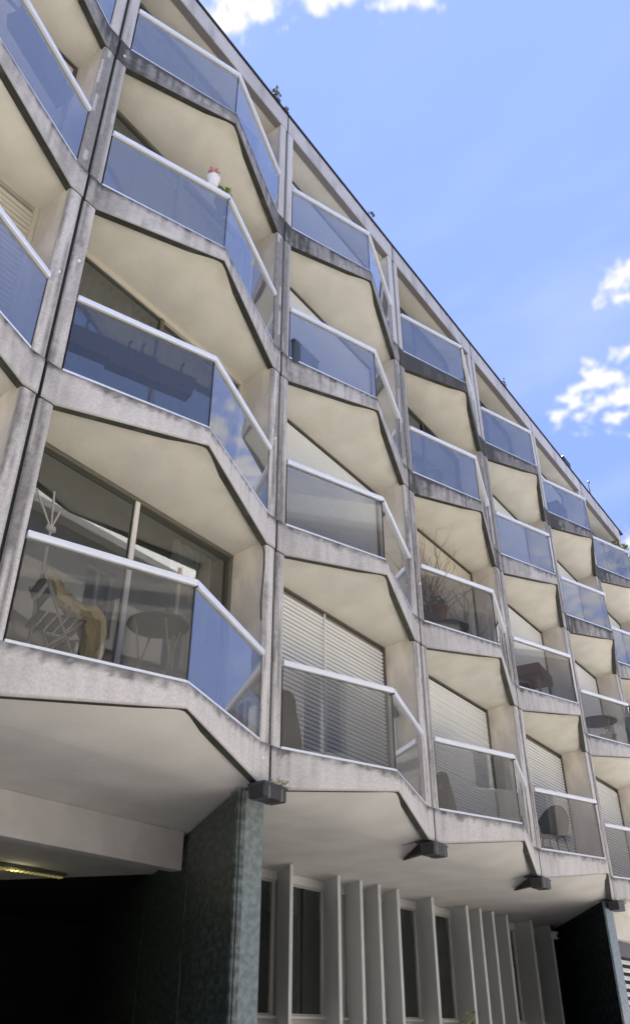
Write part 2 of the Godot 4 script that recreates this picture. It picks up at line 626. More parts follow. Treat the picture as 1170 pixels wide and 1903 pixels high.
func shell() -> void:
	var top := ROOF
	# party walls: each shows its cream side in the bay to its left
	for k in range(0, 8):
		var m := MB.new()
		m.span(k * W - W - PW, k * W - W + PW, Y0 + 0.26, top, -6.0, -0.055)
		put("party_wall", m, M.render, building)
	# floors between the storeys, behind the balcony slabs
	for l in 5:
		var f := MB.new()
		f.col = Color(0.66, 0.64, 0.56)
		f.span(-W - PW, 6 * W + PW, Y0 + l * H + 0.014, Y0 + l * H + 0.25, -6.0, ZW + 0.004 if l < 4 else -0.16)
		put("ceiling_slab" if l < 4 else "roof_slab", f, M.soffit, building)
	var b := MB.new()
	b.span(-W - PW, 6 * W + PW, Y0 + 0.02, COPING - 0.1, -6.3, -6.002)
	put("rear_wall", b, M.render, building)
	for s in [-W - PW - 0.004, 6 * W + PW + 0.004]:
		var e := MB.new()
		var o := -0.2 if s < 0 else 0.0
		e.span(s + o, s + o + 0.2, Y0, COPING - 0.1, -6.3, -0.06)
		put("end_wall", e, M.render, building)
	var rt := MB.new()
	rt.span(-W - PW, 6 * W + PW, ROOF + 0.253, COPING - 0.12, -6.0, -0.17)
	put("roof_deck", rt, M.panel_grey, building)
	# front strips of the piers, one each side of a joint, storey by storey
	for k in range(0, 8):
		for s in [-1.0, 1.0]:
			if (k == 0 and s < 0) or (k == 7 and s > 0):
				continue
			for l in 4:
				pier_strip(k, s, l)
		var j := MB.new()
		j.span(k * W - W - 0.018, k * W - W + 0.018, Y0 + 0.02, COPING - 0.03, -0.06, -0.035)
		put("joint_filler", j, M.joint, building)
	# white fixing studs on the piers, and a loose cable down one pier edge
	for p in [Vector2(0.095, 8.913), Vector2(-0.094, 8.581), Vector2(3.36, 8.66), Vector2(3.30, 8.75), Vector2(3.315, 4.58), Vector2(0.10, 12.72), Vector2(7.0, 8.1), Vector2(10.27, 8.6)]:
		var st := MB.new()
		st.rod(Vector3(p.x, p.y, -0.012), Vector3(p.x, p.y, 0.012), 0.017, 10)
		put("fixing_stud", st, M.shutter_white, building)
	var cb := MB.new()
	var pts := [Vector3(W - 0.185, 7.06, -0.06), Vector3(W - 0.182, 6.95, -0.035), Vector3(W - 0.184, 6.75, -0.03), Vector3(W - 0.18, 6.5, -0.05), Vector3(W - 0.182, 6.3, -0.06), Vector3(W - 0.18, 6.1, -0.05)]
	for i in pts.size() - 1:
		cb.rod(pts[i], pts[i + 1], 0.008, 6)
	put("cable", cb, M.black_metal, building)
	# roof edge
	for c in range(0, 7):
		roof_beam(c)
	var cp := MB.new()
	cp.span(-W - PW - 0.2, 6 * W + PW + 0.2, COPING + 0.002, COPING + 0.035, -0.5, 0.025, 0.006)
	put("coping", cp, M.joint, building)


func pier_strip(k: int, s: float, l: int) -> void:
	var m := MB.new()
	var x0 := (k - 1) * W
	var yb := Y0 + l * H + FT * 0.0 + 0.0
	var yt := Y0 + (l + 1) * H - 0.012
	# the part below the concrete edge of its own storey is covered by it; start above
	yb += FT - 0.01
	var us := [0.019, 0.027, 0.06, 0.10, 0.14, 0.166, 0.178]
	var zs := [-0.030, -0.014, -0.010, -0.010, -0.010, -0.014, -0.030]
	var nv := 56
	for i in us.size() - 1:
		for j in nv:
			var q := []
			var cs := []
			for t in [[i, j], [i + 1, j], [i + 1, j + 1], [i, j + 1]]:
				var u: float = us[t[0]]
				var y: float = lerpf(yb, yt, float(t[1]) / nv)
				q.append(Vector3(x0 + s * u, y, zs[t[0]]))
				var xs := x0 + s * u
				var a: float = streak.get_noise_3d(xs * 16.0, y * 0.55, 2.0) * 0.5 + 0.5
				var f: float = grime.get_noise_3d(xs * 14.0, y * 9.0, 5.0) * 0.5 + 0.5
				var up: float = (y - Y0) / (4.0 * H)
				var d: float = smoothstep(0.42, 0.78, a + 0.16 * (f - 0.5) + 0.12 * sin(up * 5.0) + (0.06 if s > 0 else -0.05))
				d = d * (0.55 + 0.35 * f)
				if l == 3:
					d *= smoothstep(Y0 + 3 * H + 1.5, Y0 + 3 * H + 0.4, y) * 0.8
				elif l == 2:
					d = maxf(d, 0.55 + 0.3 * (f - 0.3)) if a > 0.34 else d
				if s > 0 and u > 0.13:
					d *= 0.45
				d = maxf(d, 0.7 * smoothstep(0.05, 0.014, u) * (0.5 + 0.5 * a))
				cs.append(tone(clampf(d, 0, 1), xs, y))
			if s > 0:
				m.quad(q[0], q[1], q[2], q[3], cs)
			else:
				m.quad(q[1], q[0], q[3], q[2], [cs[1], cs[0], cs[3], cs[2]])
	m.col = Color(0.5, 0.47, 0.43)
	for e in [0.019, 0.178]:
		var a := Vector3(x0 + s * e, yb, -0.030)
		var b := Vector3(x0 + s * e, yb, -0.055)
		var up := Vector3(0, yt - yb, 0)
		if (e < 0.1) == (s > 0):
			m.quad(b, a, a + up, b + up)
		else:
			m.quad(a, b, b + up, a + up)
	# ends
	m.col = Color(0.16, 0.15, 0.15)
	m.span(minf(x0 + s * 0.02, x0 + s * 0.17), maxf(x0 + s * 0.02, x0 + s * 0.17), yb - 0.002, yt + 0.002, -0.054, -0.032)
	put("pier_strip", m, M.concrete, building)


func balcony(c: int, l: int) -> void:
	var b := group_of("balcony", building)
	var x0 := (c - 1) * W
	var y0 := Y0 + l * H
	b.position = Vector3(x0, y0, 0)
	# --- cast edge: front face weathered, lip underneath
	var m := MB.new()
	var us := [0.017, 0.026]
	for i in range(1, 6):
		us.append(0.026 + (0.18 - 0.026) * i / 5.0)
	for i in range(1, 37):
		us.append(lerpf(0.18, KU, i / 36.0))
	for i in range(1, 37):
		us.append(lerpf(KU, W - 0.18, i / 36.0))
	for i in range(1, 6):
		us.append(lerpf(W - 0.18, W - 0.026, i / 5.0))
	us.append(W - 0.017)
	var nv := 12
	var lip := 0.085
	for i in us.size() - 1:
		for j in nv:
			var q := []
			var cs := []
			for t in [[i, j], [i + 1, j], [i + 1, j + 1], [i, j + 1]]:
				var u: float = us[t[0]]
				var r: float = float(t[1]) / nv
				var yb := edge_y(u)
				var y: float = lerpf(yb, FT, r)
				var z := edge_z(u)
				if t[1] == 0 or t[1] == nv or t[0] == 0 or t[0] == us.size() - 1:
					z -= 0.008
				q.append(Vector3(u, y, z))
				var dd := soil(u, y0 + y, FT - y, x0 + u, l)
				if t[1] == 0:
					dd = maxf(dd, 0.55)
				cs.append(tone(dd, x0 + u, y0 + y))
			m.quad(q[0], q[1], q[2], q[3], cs)
	for i in us.size() - 1:
		var u: float = us[i]
		var w: float = us[i + 1]
		var a := Vector3(u, edge_y(u), edge_z(u) - 0.008)
		var e := Vector3(w, edge_y(w), edge_z(w) - 0.008)
		var back := Vector3(0, 0, -lip)
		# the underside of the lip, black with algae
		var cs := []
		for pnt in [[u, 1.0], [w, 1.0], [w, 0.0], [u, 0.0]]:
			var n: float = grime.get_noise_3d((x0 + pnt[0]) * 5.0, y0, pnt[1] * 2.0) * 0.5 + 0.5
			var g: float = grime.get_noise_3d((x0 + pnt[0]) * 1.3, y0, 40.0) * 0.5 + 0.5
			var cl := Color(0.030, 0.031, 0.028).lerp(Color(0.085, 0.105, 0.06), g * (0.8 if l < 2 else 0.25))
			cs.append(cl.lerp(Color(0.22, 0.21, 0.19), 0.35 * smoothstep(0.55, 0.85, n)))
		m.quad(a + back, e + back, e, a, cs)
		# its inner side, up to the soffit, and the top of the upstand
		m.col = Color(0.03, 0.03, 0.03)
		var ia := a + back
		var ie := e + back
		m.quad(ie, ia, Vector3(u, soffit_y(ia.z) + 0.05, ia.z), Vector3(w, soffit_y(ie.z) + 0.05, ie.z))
		m.col = Color(0.25, 0.24, 0.23)
		var ta := Vector3(u, FT, a.z)
		var te := Vector3(w, FT, e.z)
		m.quad(ta, te, te + back * 1.6, ta + back * 1.6)
		m.quad(ta + back * 1.6, te + back * 1.6, Vector3(w, FLOOR - 0.02, te.z + back.z * 1.6), Vector3(u, FLOOR - 0.02, ta.z + back.z * 1.6))
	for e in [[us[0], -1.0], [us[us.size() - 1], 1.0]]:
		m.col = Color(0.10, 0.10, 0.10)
		var u: float = e[0]
		var pa := Vector3(u, 0, -0.008)
		var pb := Vector3(u, 0, -0.30)
		var up := Vector3(0, FT, 0)
		if e[1] < 0:
			m.quad(pb, pa, pa + up, pb + up)
		else:
			m.quad(pa, pb, pb + up, pa + up)
	put("concrete_edge", m, M.concrete, b)
	# --- the soffit rises in a soft curve towards the fold; floor above
	var s := MB.new()
	var nu := 64
	var pu := []
	for i in nu + 1:
		pu.append(lerpf(0.02, W - 0.02, float(i) / nu))
	for i in nu:
		for k in 14:
			var q := []
			var cs := []
			for t in [[i, k], [i + 1, k], [i + 1, k + 1], [i, k + 1]]:
				var u: float = pu[t[0]]
				var zf: float = maxf(edge_z(u) - 0.05, -0.03)
				var z: float = lerpf(ZW, -0.03, t[1] / 5.0) if t[1] <= 5 else lerpf(-0.03, zf, (t[1] - 5) / 9.0)
				var y: float = soffit_y(z)
				if t[1] > 5:
					y = minf(y, maxf(edge_y(u) + 0.06, soffit_y(-0.03)))
				q.append(Vector3(u, y, z))
				cs.append(soffit_tone(x0 + u, z, zf - z, l))
			if q[2].z - q[1].z + q[3].z - q[0].z > 1e-5:
				s.quad(q[0], q[1], q[2], q[3], cs)
	var fl := PackedVector2Array([Vector2(0.02, ZW), Vector2(W - 0.02, ZW), Vector2(W - 0.02, -0.1), Vector2(W - 0.18, -0.1), Vector2(KU, KD - 0.12), Vector2(0.18, -0.1), Vector2(0.02, -0.1)])
	put("soffit", s, M.lower_soffit if l == 0 else M.soffit, b)
	var f := MB.new()
	f.prism(fl, FLOOR - 0.06, FLOOR)
	put("floor", f, M.floor_tiles, b)
	# --- balustrade
	var inset := 0.035
	var gl := Vector2(0.185, -inset + 0.012)
	var gk := Vector2(KU, KD - inset)
	var gr := Vector2(W - 0.185, -inset + 0.012)
	for seg in [[gl, gk], [gk, gr]]:
		var a: Vector2 = seg[0]
		var e: Vector2 = seg[1]
		var d := (e - a).normalized()
		var len := a.distance_to(e)
		var basis := Basis(Vector3(d.x, 0, d.y), Vector3.UP, Vector3(-d.y, 0, d.x))
		var mid := (a + e) / 2.0
		var g := MB.new()
		g.box(Vector3(mid.x, (FT + RT - 0.05) / 2, mid.y), Vector3(len - 0.012, RT - 0.05 - FT - 0.004, 0.010), basis)
		put("glass_pane", g, M.balustrade_glass if (l < 2 and c > 0 and a == gl) else M.reflective_glass, b)
		var t := MB.new()
		t.box(Vector3(mid.x, FT + 0.016, mid.y), Vector3(len, 0.028, 0.030), basis, 0.004)
		put("bottom_rail", t, M.alu, b)
	for e in [gl, gk, gr]:
		var cl := MB.new()
		cl.box(Vector3(e.x, (FT + RT) / 2 - 0.02, e.y - 0.002), Vector3(0.013, RT - FT - 0.10, 0.016))
		put("glazing_seal", cl, M.joint, b)
	# handrail: a mitred channel with rounded shoulders
	var hr := MB.new()
	var prof := [Vector2(-0.040, -0.064), Vector2(0.034, -0.064), Vector2(0.040, -0.058), Vector2(0.040, -0.008), Vector2(0.032, 0.0), Vector2(-0.032, 0.0), Vector2(-0.040, -0.008)]
	var stations := []
	for sd in 3:
		var at: Vector2 = [gl, gk, gr][sd]
		var d1 := (gk - gl).normalized()
		var d2 := (gr - gk).normalized()
		var n1 := Vector2(-d1.y, d1.x)
		var n2 := Vector2(-d2.y, d2.x)
		var nn: Vector2 = [n1, (n1 + n2).normalized() / cos(n1.angle_to(n2) / 2.0), n2][sd]
		var ring := []
		for pp in prof:
			ring.append(Vector3(at.x + nn.x * pp.x, RT + pp.y, at.y + nn.y * pp.x))
		stations.append(ring)
	for sd in 2:
		for i in prof.size():
			var k := (i + 1) % prof.size()
			hr.quad(stations[sd][i], stations[sd][k], stations[sd + 1][k], stations[sd + 1][i])
	for i in range(1, prof.size() - 1):
		hr.face(stations[0][0], stations[0][i + 1], stations[0][i])
		hr.face(stations[2][0], stations[2][i], stations[2][i + 1])
	put("handrail", hr, M.alu, b)
	if l == 0 or (c + l) % 3 == 0:
		var w := MB.new()
		w.box(Vector3(gk.x, RT - 0.04, gk.y), Vector3(0.004, 0.088, 0.084))
		put("mitre_joint", w, M.shutter_tracks, b)


func roof_beam(c: int) -> void:
	var x0 := (c - 1) * W
	var m := MB.new()
	var us := []
	for i in 31:
		us.append(lerpf(0.014, W - 0.014, i / 30.0))
	for i in 30:
		for j in 6:
			var q := []
			var cs := []
			for t in [[i, j], [i + 1, j], [i + 1, j + 1], [i, j + 1]]:
				var u: float = us[t[0]]
				var y: float = lerpf(ROOF, COPING, t[1] / 6.0)
				q.append(Vector3(x0 + u, y, 0.0 if t[1] in range(1, 6) else -0.008))
				var n: float = grime.get_noise_3d((x0 + u) * 3.0, y * 3.0, 60.0) * 0.5 + 0.5
				var s: float = streak.get_noise_2d((x0 + u) * 6.0, y * 0.5) * 0.5 + 0.5
				cs.append(tone(clampf(0.28 * smoothstep(0.5, 0.8, s) + 0.22 * n + 0.25 * smoothstep(0.06, 0.0, y - ROOF) - 0.1, 0, 1), x0 + u, y))
			m.quad(q[0], q[1], q[2], q[3], cs)
	m.col = Color(0.20, 0.19, 0.19)
	var a := x0 + 0.014
	var e := x0 + W - 0.014
	m.quad(Vector3(a, ROOF, -0.13), Vector3(e, ROOF, -0.13), Vector3(e, ROOF, -0.008), Vector3(a, ROOF, -0.008))
	m.quad(Vector3(e, ROOF, -0.13), Vector3(a, ROOF, -0.13), Vector3(a, COPING, -0.13), Vector3(e, COPING, -0.13))
	m.quad(Vector3(a, ROOF, -0.13), Vector3(a, ROOF, -0.008), Vector3(a, COPING, -0.008), Vector3(a, COPING, -0.13))
	m.quad(Vector3(e, ROOF, -0.008), Vector3(e, ROOF, -0.13), Vector3(e, COPING, -0.13), Vector3(e, COPING, -0.008))
	put("roof_beam", m, M.concrete, building)
	var s := MB.new()
	s.col = Color(0.665, 0.652, 0.585)
	s.span(x0 + 0.16, x0 + W - 0.16, ROOF + 0.012, ROOF + 0.04, ZW - 0.01, -0.132)
	put("roof_soffit", s, M.soffit, building)


# ---------------------------------------------------------------- windows and shutters
func opening(c: int, l: int) -> void:
	var x0 := (c - 1) * W
	var y0 := Y0 + l * H + FLOOR
	var a := x0 + PW + 0.004
	var e := x0 + W - PW - 0.004
	var yt := Y0 + (l + 1) * H + 0.006
	var kinds := {
		"0_0": "white", "0_1": "beige_slats", "0_2": "beige", "0_3": "white",
		"1_0": "window", "1_1": "window", "1_2": "window", "1_3": "window",
		"2_0": "slats", "2_1": "white", "2_2": "white", "2_3": "white",
		"3_0": "fine", "3_1": "beige", "3_2": "window", "3_3": "window",
		"4_0": "slats", "4_1": "white", "4_2": "white", "4_3": "window",
		"5_0": "slats", "5_1": "white", "5_2": "white", "5_3": "white",
		"6_0": "white", "6_1": "window", "6_2": "white", "6_3": "white",
	}
	var kind: String = kinds["%d_%d" % [c, l]]
	if kind == "window":
		window(c, l, a, e, y0, yt)
		return
	var sh := group_of("roller_shutter", building)
	sh.position = Vector3(a, y0, ZW)
	var fr := MB.new()
	var wd := e - a
	var hg := yt - y0
	for s in [0.0, wd - 0.05]:
		fr.span(s, s + 0.05, 0, hg, -0.05, 0.012, 0.004)
	fr.span(0.05, wd - 0.05, hg - 0.03, hg, -0.05, 0.008)
	put("guide_rail", fr, M.shutter_tracks if kind != "beige_slats" else M.shutter_beige, sh)
	var bk := MB.new()
	bk.span(0.05, wd - 0.05, 0, hg - 0.03, -0.06, -0.042)
	put("backing", bk, M.slat_gap, sh)
	var paint: Material = M.shutter_beige if kind.begins_with("beige") else M.shutter_white
	var pitch := 0.058
	var tall := 0.047
	if kind == "fine":
		pitch = 0.046
		tall = 0.0405
	elif kind == "white" or kind == "beige":
		pitch = 0.046
		tall = 0.043
	elif c == 0:
		pitch = 0.07
		tall = 0.060
	var count := int((hg - 0.035) / pitch)
	var separate: bool = kind in ["slats", "fine", "beige_slats"]
	var one := MB.new()
	slat(one, 0.0, wd, tall)
	var om := one.mesh()
	var rng := RandomNumberGenerator.new()
	rng.seed = c * 10 + l
	if separate:
		for i in count:
			var o := put("slat", om, paint, sh)
			o.position = Vector3(0, i * pitch, rng.randf_range(-0.0015, 0.0015))
			o.rotation.x = rng.randf_range(-0.03, 0.03)
	else:
		var all := MB.new()
		for i in count:
			slat(all, i * pitch, wd, tall)
		put("shutter_curtain", all, paint, sh).set_meta("kind", "stuff")
	if c == 2 and l == 0:
		var tp := MB.new()
		tp.span(wd * 0.5 - 0.012, wd * 0.5 + 0.012, 0.2, hg - 0.04, 0.006, 0.012)
		put("lifting_tape", tp, M.shutter_white, sh)


func slat(m: MB, y: float, wd: float, tall: float) -> void:
	var prof := [Vector2(0, -0.020), Vector2(0.12, -0.010), Vector2(0.5, -0.003), Vector2(0.88, -0.010), Vector2(1.0, -0.020)]
	for k in prof.size() - 1:
		var p: Vector2 = prof[k]
		var q: Vector2 = prof[k + 1]
		m.quad(Vector3(0.052, y + p.x * tall, p.y), Vector3(wd - 0.052, y + p.x * tall, p.y), Vector3(wd - 0.052, y + q.x * tall, q.y), Vector3(0.052, y + q.x * tall, q.y))
	m.quad(Vector3(wd - 0.052, y, -0.020), Vector3(0.052, y, -0.020), Vector3(0.052, y + tall, -0.020), Vector3(wd - 0.052, y + tall, -0.020))


func window(c: int, l: int, a: float, e: float, y0: float, yt: float) -> void:
	var w := group_of("window", building)
	w.position = Vector3(a, y0, ZW)
	var wd := e - a
	var hg := yt - y0
	var fm: Material = M.bronze_frame if c == 1 else M.dark_frame
	var box := 0.09 if (c == 1 and l == 1) else 0.05
	var fr := MB.new()
	fr.span(0, wd, hg - box, hg, -0.07, 0.015, 0.006)
	fr.span(0, wd, 0, 0.06, -0.07, 0.015, 0.006)
	for s in [0.0, wd - 0.05]:
		fr.span(s, s + 0.05, 0.06, hg - box, -0.07, 0.012, 0.006)
	put("frame", fr, M.shutter_beige if (c == 1 and l == 1) else fm, w)
	var half := wd / 2.0
	for s in 2:
		var x := 0.052 + s * (half - 0.05)
		var x2 := x + half - 0.05
		var z := -0.02 - 0.025 * s
		var sa := MB.new()
		sa.span(x, x2, hg - box - 0.05, hg - box - 0.002, z - 0.01, z + 0.01)
		sa.span(x, x2, 0.062, 0.12, z - 0.01, z + 0.01)
		sa.span(x, x + 0.04, 0.12, hg - box - 0.05, z - 0.01, z + 0.01)
		sa.span(x2 - 0.04, x2, 0.12, hg - box - 0.05, z - 0.01, z + 0.01)
		put("sash", sa, M.dark_frame, w)
		var gp := MB.new()
		gp.span(x + 0.04, x2 - 0.04, 0.12, hg - box - 0.05, z - 0.003, z + 0.003)
		put("pane", gp, M.window_glass, w)
	var mu := MB.new()
	mu.span(half - 0.03, half + 0.03, 0.06, hg - box, -0.008, 0.016, 0.004)
	put("mullion", mu, M.white_paint if (c == 1 and l == 0) else fm, w)
	# the room behind
	if c == 1 and l == 0:
		curtain(w, 2.28, 2.90, hg - 0.1, M.net_curtain, 0.035)
	elif c == 1:
		curtain(w, 0.1, wd - 0.1, hg - 0.1, M.green_curtain, 0.05)
	else:
		curtain(w, 0.1, 0.9, hg - 0.1, M.net_curtain, 0.04)
	var rb := MB.new()
	rb.span(0.0, wd, -0.3, hg + 0.2, -2.6, -2.5)
	put("room_wall", rb, M.room, w)


func curtain(w: Node3D, x0: float, x1: float, hg: float, m: Material, amp: float) -> void:
	var cu := MB.new()
	var n := int((x1 - x0) / 0.025)
	for i in n:
		var q := []
		for t in [0, 1]:
			var x: float = lerpf(x0, x1, float(i + t) / n)
			var z: float = -0.16 + amp * sin(x * 46.0 + 1.3 * sin(x * 9.0)) * (0.6 + 0.4 * sin(x * 17.0))
			q.append(Vector3(x, 0, z))
		cu.quad(q[0], q[1], q[1] + Vector3(0, hg, 0), q[0] + Vector3(0, hg, 0))
	put("curtain", cu, m, w)


# ---------------------------------------------------------------- ground floor
func ground_floor() -> void:
	# underside of the first storey, from the piers back
	var s := MB.new()
	s.span(4.6, 6 * W + PW, Y0 + 0.010, Y0 + 0.0135, -3.4, ZW)
	s.span(-W - PW, 4.6, Y0 + 0.010, Y0 + 0.0135, -2.5, ZW)
	put("lower_soffit", s, M.lower_soffit, building)
	# splayed marble wall of the garage entrance
	var p0 := Vector2(3.313, -0.30)
	var dir := Vector2(4.642 - 3.313, -2.271 + 0.317).normalized()
	var nor := Vector2(dir.y, -dir.x)     # towards the garage
	if nor.x > 0:
		nor = -nor
	var cuts := [0.0, 2.14, 4.96, 9.2, 12.4]
	for i in cuts.size() - 1:
		var a: float = cuts[i] + 0.004
		var e: float = cuts[i + 1] - 0.004
		var m := MB.new()
		var mid := p0 + dir * (a + e) / 2.0 + nor * -0.02
		var basis := Basis(Vector3(dir.x, 0, dir.y), Vector3.UP, Vector3(dir.x, 0, dir.y).cross(Vector3.UP))
		m.box(Vector3(mid.x, 2.15, mid.y), Vector3(e - a, 4.32, 0.04), basis, 0.012)
		put("marble_panel", m, M.marble, building)
	var core := MB.new()
	var c0 := p0 - nor * 0.042
	var c1 := p0 + dir * 12.5 - nor * 0.042
	core.prism(PackedVector2Array([c0, Vector2(3.70, -0.332), Vector2(3.72, -0.36), c1 - nor * 0.25, c1]), 0, Y0)
	put("marble_core", core, M.marble, building)
	var mf := MB.new()
	mf.span(3.33, 3.722, 0, Y0 + 0.005, -0.33, -0.29, 0.004)
	put("marble_panel", mf, M.marble_front, building)
	# garage: lintel, ceiling, back
	var lt := MB.new()
	lt.span(-3.8, 4.60, 3.885, Y0 + 0.007, -2.42, -2.25, 0.006)
	put("garage_lintel", lt, M.lintel, building)
	var uc := MB.new()
	uc.prism(PackedVector2Array([Vector2(-3.8, -2.44), Vector2(4.7, -2.44), Vector2(5.85, -4.0), Vector2(4.9, -6.2), Vector2(-3.8, -6.2)]), 4.16, 4.20)
	put("garage_ceiling", uc, M.lower_soffit, building)
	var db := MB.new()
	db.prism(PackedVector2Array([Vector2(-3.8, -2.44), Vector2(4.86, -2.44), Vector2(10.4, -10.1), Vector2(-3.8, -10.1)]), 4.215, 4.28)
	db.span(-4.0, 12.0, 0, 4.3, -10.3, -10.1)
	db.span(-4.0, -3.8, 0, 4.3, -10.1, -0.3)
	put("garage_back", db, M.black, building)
	# window wall behind the fins
	var z := -3.12
	var sr := MB.new()
	sr.span(7.6, 21.2, 0, Y0 + 0.01, -6.3, -6.2)
	sr.span(20.9, 21.1, 0, Y0 + 0.01, -6.2, -0.95)
	sr.span(7.6, 20.9, 0.004, 0.05, -6.2, -3.3)
	put("shop_interior", sr, M.shop_dark, building)
	var base := MB.new()
	base.span(5.4, 18.2, 0, 2.40, z - 0.15, z + 0.03)
	put("window_base", base, M.panel_grey, building)
	var sill := MB.new()
	sill.span(5.4, 18.2, 2.402, 2.44, z - 0.1, z + 0.08, 0.006)
	put("sill", sill, M.white_paint, building)
	var head := MB.new()
	head.span(5.4, 18.2, 4.20, Y0 + 0.006, z - 0.1, z + 0.03, 0.004)
	put("window_head", head, M.white_paint, building)
	var fx := [7.15, 8.37, 9.0, 9.55, 10.15, 11.36, 12.72, 13.29, 13.86, 14.52, 15.76, 16.86]
	var wide := [[6.6, 7.53], [7.60, 8.80], [10.62, 11.79], [11.84, 13.15], [14.98, 16.19], [16.25, 17.29]]
	for g in wide:
		shop_window(g[0], g[1], z)
	for i in fx.size() - 1:
		var is_win := false
		for g in wide:
			if absf(g[0] - (fx[i] + 0.45)) < 0.2:
				is_win = true
		if not is_win:
			var ip := MB.new()
			ip.span(fx[i] + 0.46, fx[i + 1] + 0.42, 2.44, 4.2, z - 0.06, z - 0.02, 0.004)
			put("infill_panel", ip, M.panel_grey, building)
	var d := Vector2(0.43, -0.585)
	var ang := atan2(-d.y, d.x)
	for x in fx:
		var f := MB.new()
		f.box(Vector3(0, 0, 0), Vector3(d.length(), 3.55, 0.038), Basis(Vector3.UP, ang), 0.004)
		f.box(Vector3(-d.x / 2, 0, -d.y / 2), Vector3(0.016, 3.552, 0.052), Basis(Vector3.UP, ang), 0.004)
		var o := put("fin", f, M.fin_paint, building)
		o.position = Vector3(x + d.x / 2, Y0 - 3.55 / 2 - 0.002, -2.52 + d.y / 2)
	# second marble wall
	var m2 := MB.new()
	m2.prism(PackedVector2Array([Vector2(13.76, -0.24), Vector2(14.0, -0.24), Vector2(18.5, -3.1), Vector2(17.9, -3.1), Vector2(17.9, -2.85)]), 0, Y0 + 0.005)
	put("marble_panel", m2, M.marble_dull, building)
	var m3 := MB.new()
	m3.span(13.755, 14.18, 0, Y0 + 0.006, -0.238, -0.20, 0.004)
	put("marble_panel", m3, M.marble_front, building)
	# service opening: lintel and louvres
	var l2 := MB.new()
	l2.span(15.06, 6 * W + PW, 3.84, Y0 + 0.006, -0.9, -0.62)
	put("service_lintel", l2, M.lintel, building)
	var jm := MB.new()
	jm.span(14.06, 14.18, 0, Y0 + 0.004, -0.27, -0.2385)
	put("service_jamb", jm, M.lintel, building)
	var lv := group_of("louvre_panel", building)
	lv.position = Vector3(15.06, 0, -0.7)
	var bk := MB.new()
	bk.span(0, 5.64, 0, 3.84, -0.16, -0.12)
	put("backing", bk, M.black, lv)
	var tb := MB.new()
	tb.span(0, 5.64, 3.56, 3.838, -0.1, -0.06, 0.004)
	put("top_panel", tb, M.dark_plastic, lv)
	for i in 6:
		var b := MB.new()
		b.box(Vector3(2.82, 3.46 - i * 0.142, -0.05), Vector3(5.64, 0.085, 0.02), Basis(Vector3.RIGHT, -0.5), 0.003)
		put("blade", b, M.fin_paint, lv)
	var lw := MB.new()
	lw.span(0, 5.64, 0, 2.66, -0.1, -0.06)
	put("lower_panel", lw, M.panel_grey, lv)
	# planter wall under the windows
	var pl := MB.new()
	pl.span(3.8, 13.6, 0, 0.7, -1.7, -1.5, 0.01)
	put("planter_wall", pl, M.panel_grey, building)
	var so := MB.new()
	so.span(3.8, 13.6, 0.0, 0.62, -3.0, -1.702)
	put("planter_soil", so, M.terracotta, building)


func shop_window(a: float, e: float, z: float) -> void:
	var w := group_of("shop_window", building)
	w.position = Vector3(a, 2.44, z)
	var wd := e - a
	var hg := 1.76
	var fr := MB.new()
	for s in [0.0, wd - 0.05]:
		fr.span(s, s + 0.05, 0, hg, -0.06, 0.01, 0.003)
	fr.span(0.05, wd - 0.05, hg - 0.035, hg, -0.06, 0.008, 0.003)
	fr.span(0.05, wd - 0.05, 0, 0.03, -0.06, 0.008, 0.003)
	put("frame", fr, M.panel_grey, w)
	var mu := MB.new()
	mu.span(wd * 0.56 - 0.015, wd * 0.56 + 0.015, 0.03, hg - 0.035, -0.05, 0.0)
	put("mullion", mu, M.dark_frame, w)
	var pa := MB.new()
	pa.span(0.05, wd * 0.56 - 0.015, 0.03, hg - 0.035, -0.034, -0.028)
	put("pane", pa, M.window_glass, w)
	var pb := MB.new()
	pb.span(wd * 0.56 + 0.015, wd - 0.05, 0.03, hg - 0.035, -0.030, -0.024)
	put("pane", pb, M.window_glass, w)
	var rw := MB.new()
	rw.span(wd * 0.56 + 0.02, wd + 0.02, 0.0, hg, -0.16, -0.15)
	put("blind", rw, M.dark_cloth, w)
	var vt := MB.new()
	for i in 4:
		vt.box(Vector3(0.18, hg - 0.08 - i * 0.045, -0.018), Vector3(0.22, 0.03, 0.012), Basis(Vector3.RIGHT, 0.5))
	put("vent", vt, M.panel_grey, w)


# ---------------------------------------------------------------- loose things
func fold_table(at: Vector3, r: float, hg: float, label: String, top: Material, leg: Material) -> Node3D:
	var t := thing("bistro_table", label, "table", at, 0.4)
	var m := MB.new()
	m.lathe(Vector3.ZERO, [Vector2(0, hg - 0.022), Vector2(r - 0.004, hg - 0.022), Vector2(r, hg - 0.016), Vector2(r, hg - 0.004), Vector2(r - 0.006, hg), Vector2(0, hg)], 32)
	put("tabletop", m, top, t)
	for s in [-1.0, 1.0]:
		for k in [-1.0, 1.0]:
			var g := MB.new()
			g.rod(Vector3(s * k * r * 0.62, 0, s * r * 0.5), Vector3(-s * k * r * 0.62, hg - 0.02, s * r * 0.5), 0.009)
			put("leg", g, leg, t)
	var b := MB.new()
	b.rod(Vector3(-r * 0.6, hg * 0.06, -r * 0.5), Vector3(-r * 0.6, hg * 0.06, r * 0.5), 0.007)
	b.rod(Vector3(r * 0.6, hg * 0.06, -r * 0.5), Vector3(r * 0.6, hg * 0.06, r * 0.5), 0.007)
	put("stretcher", b, leg, t)
	return t


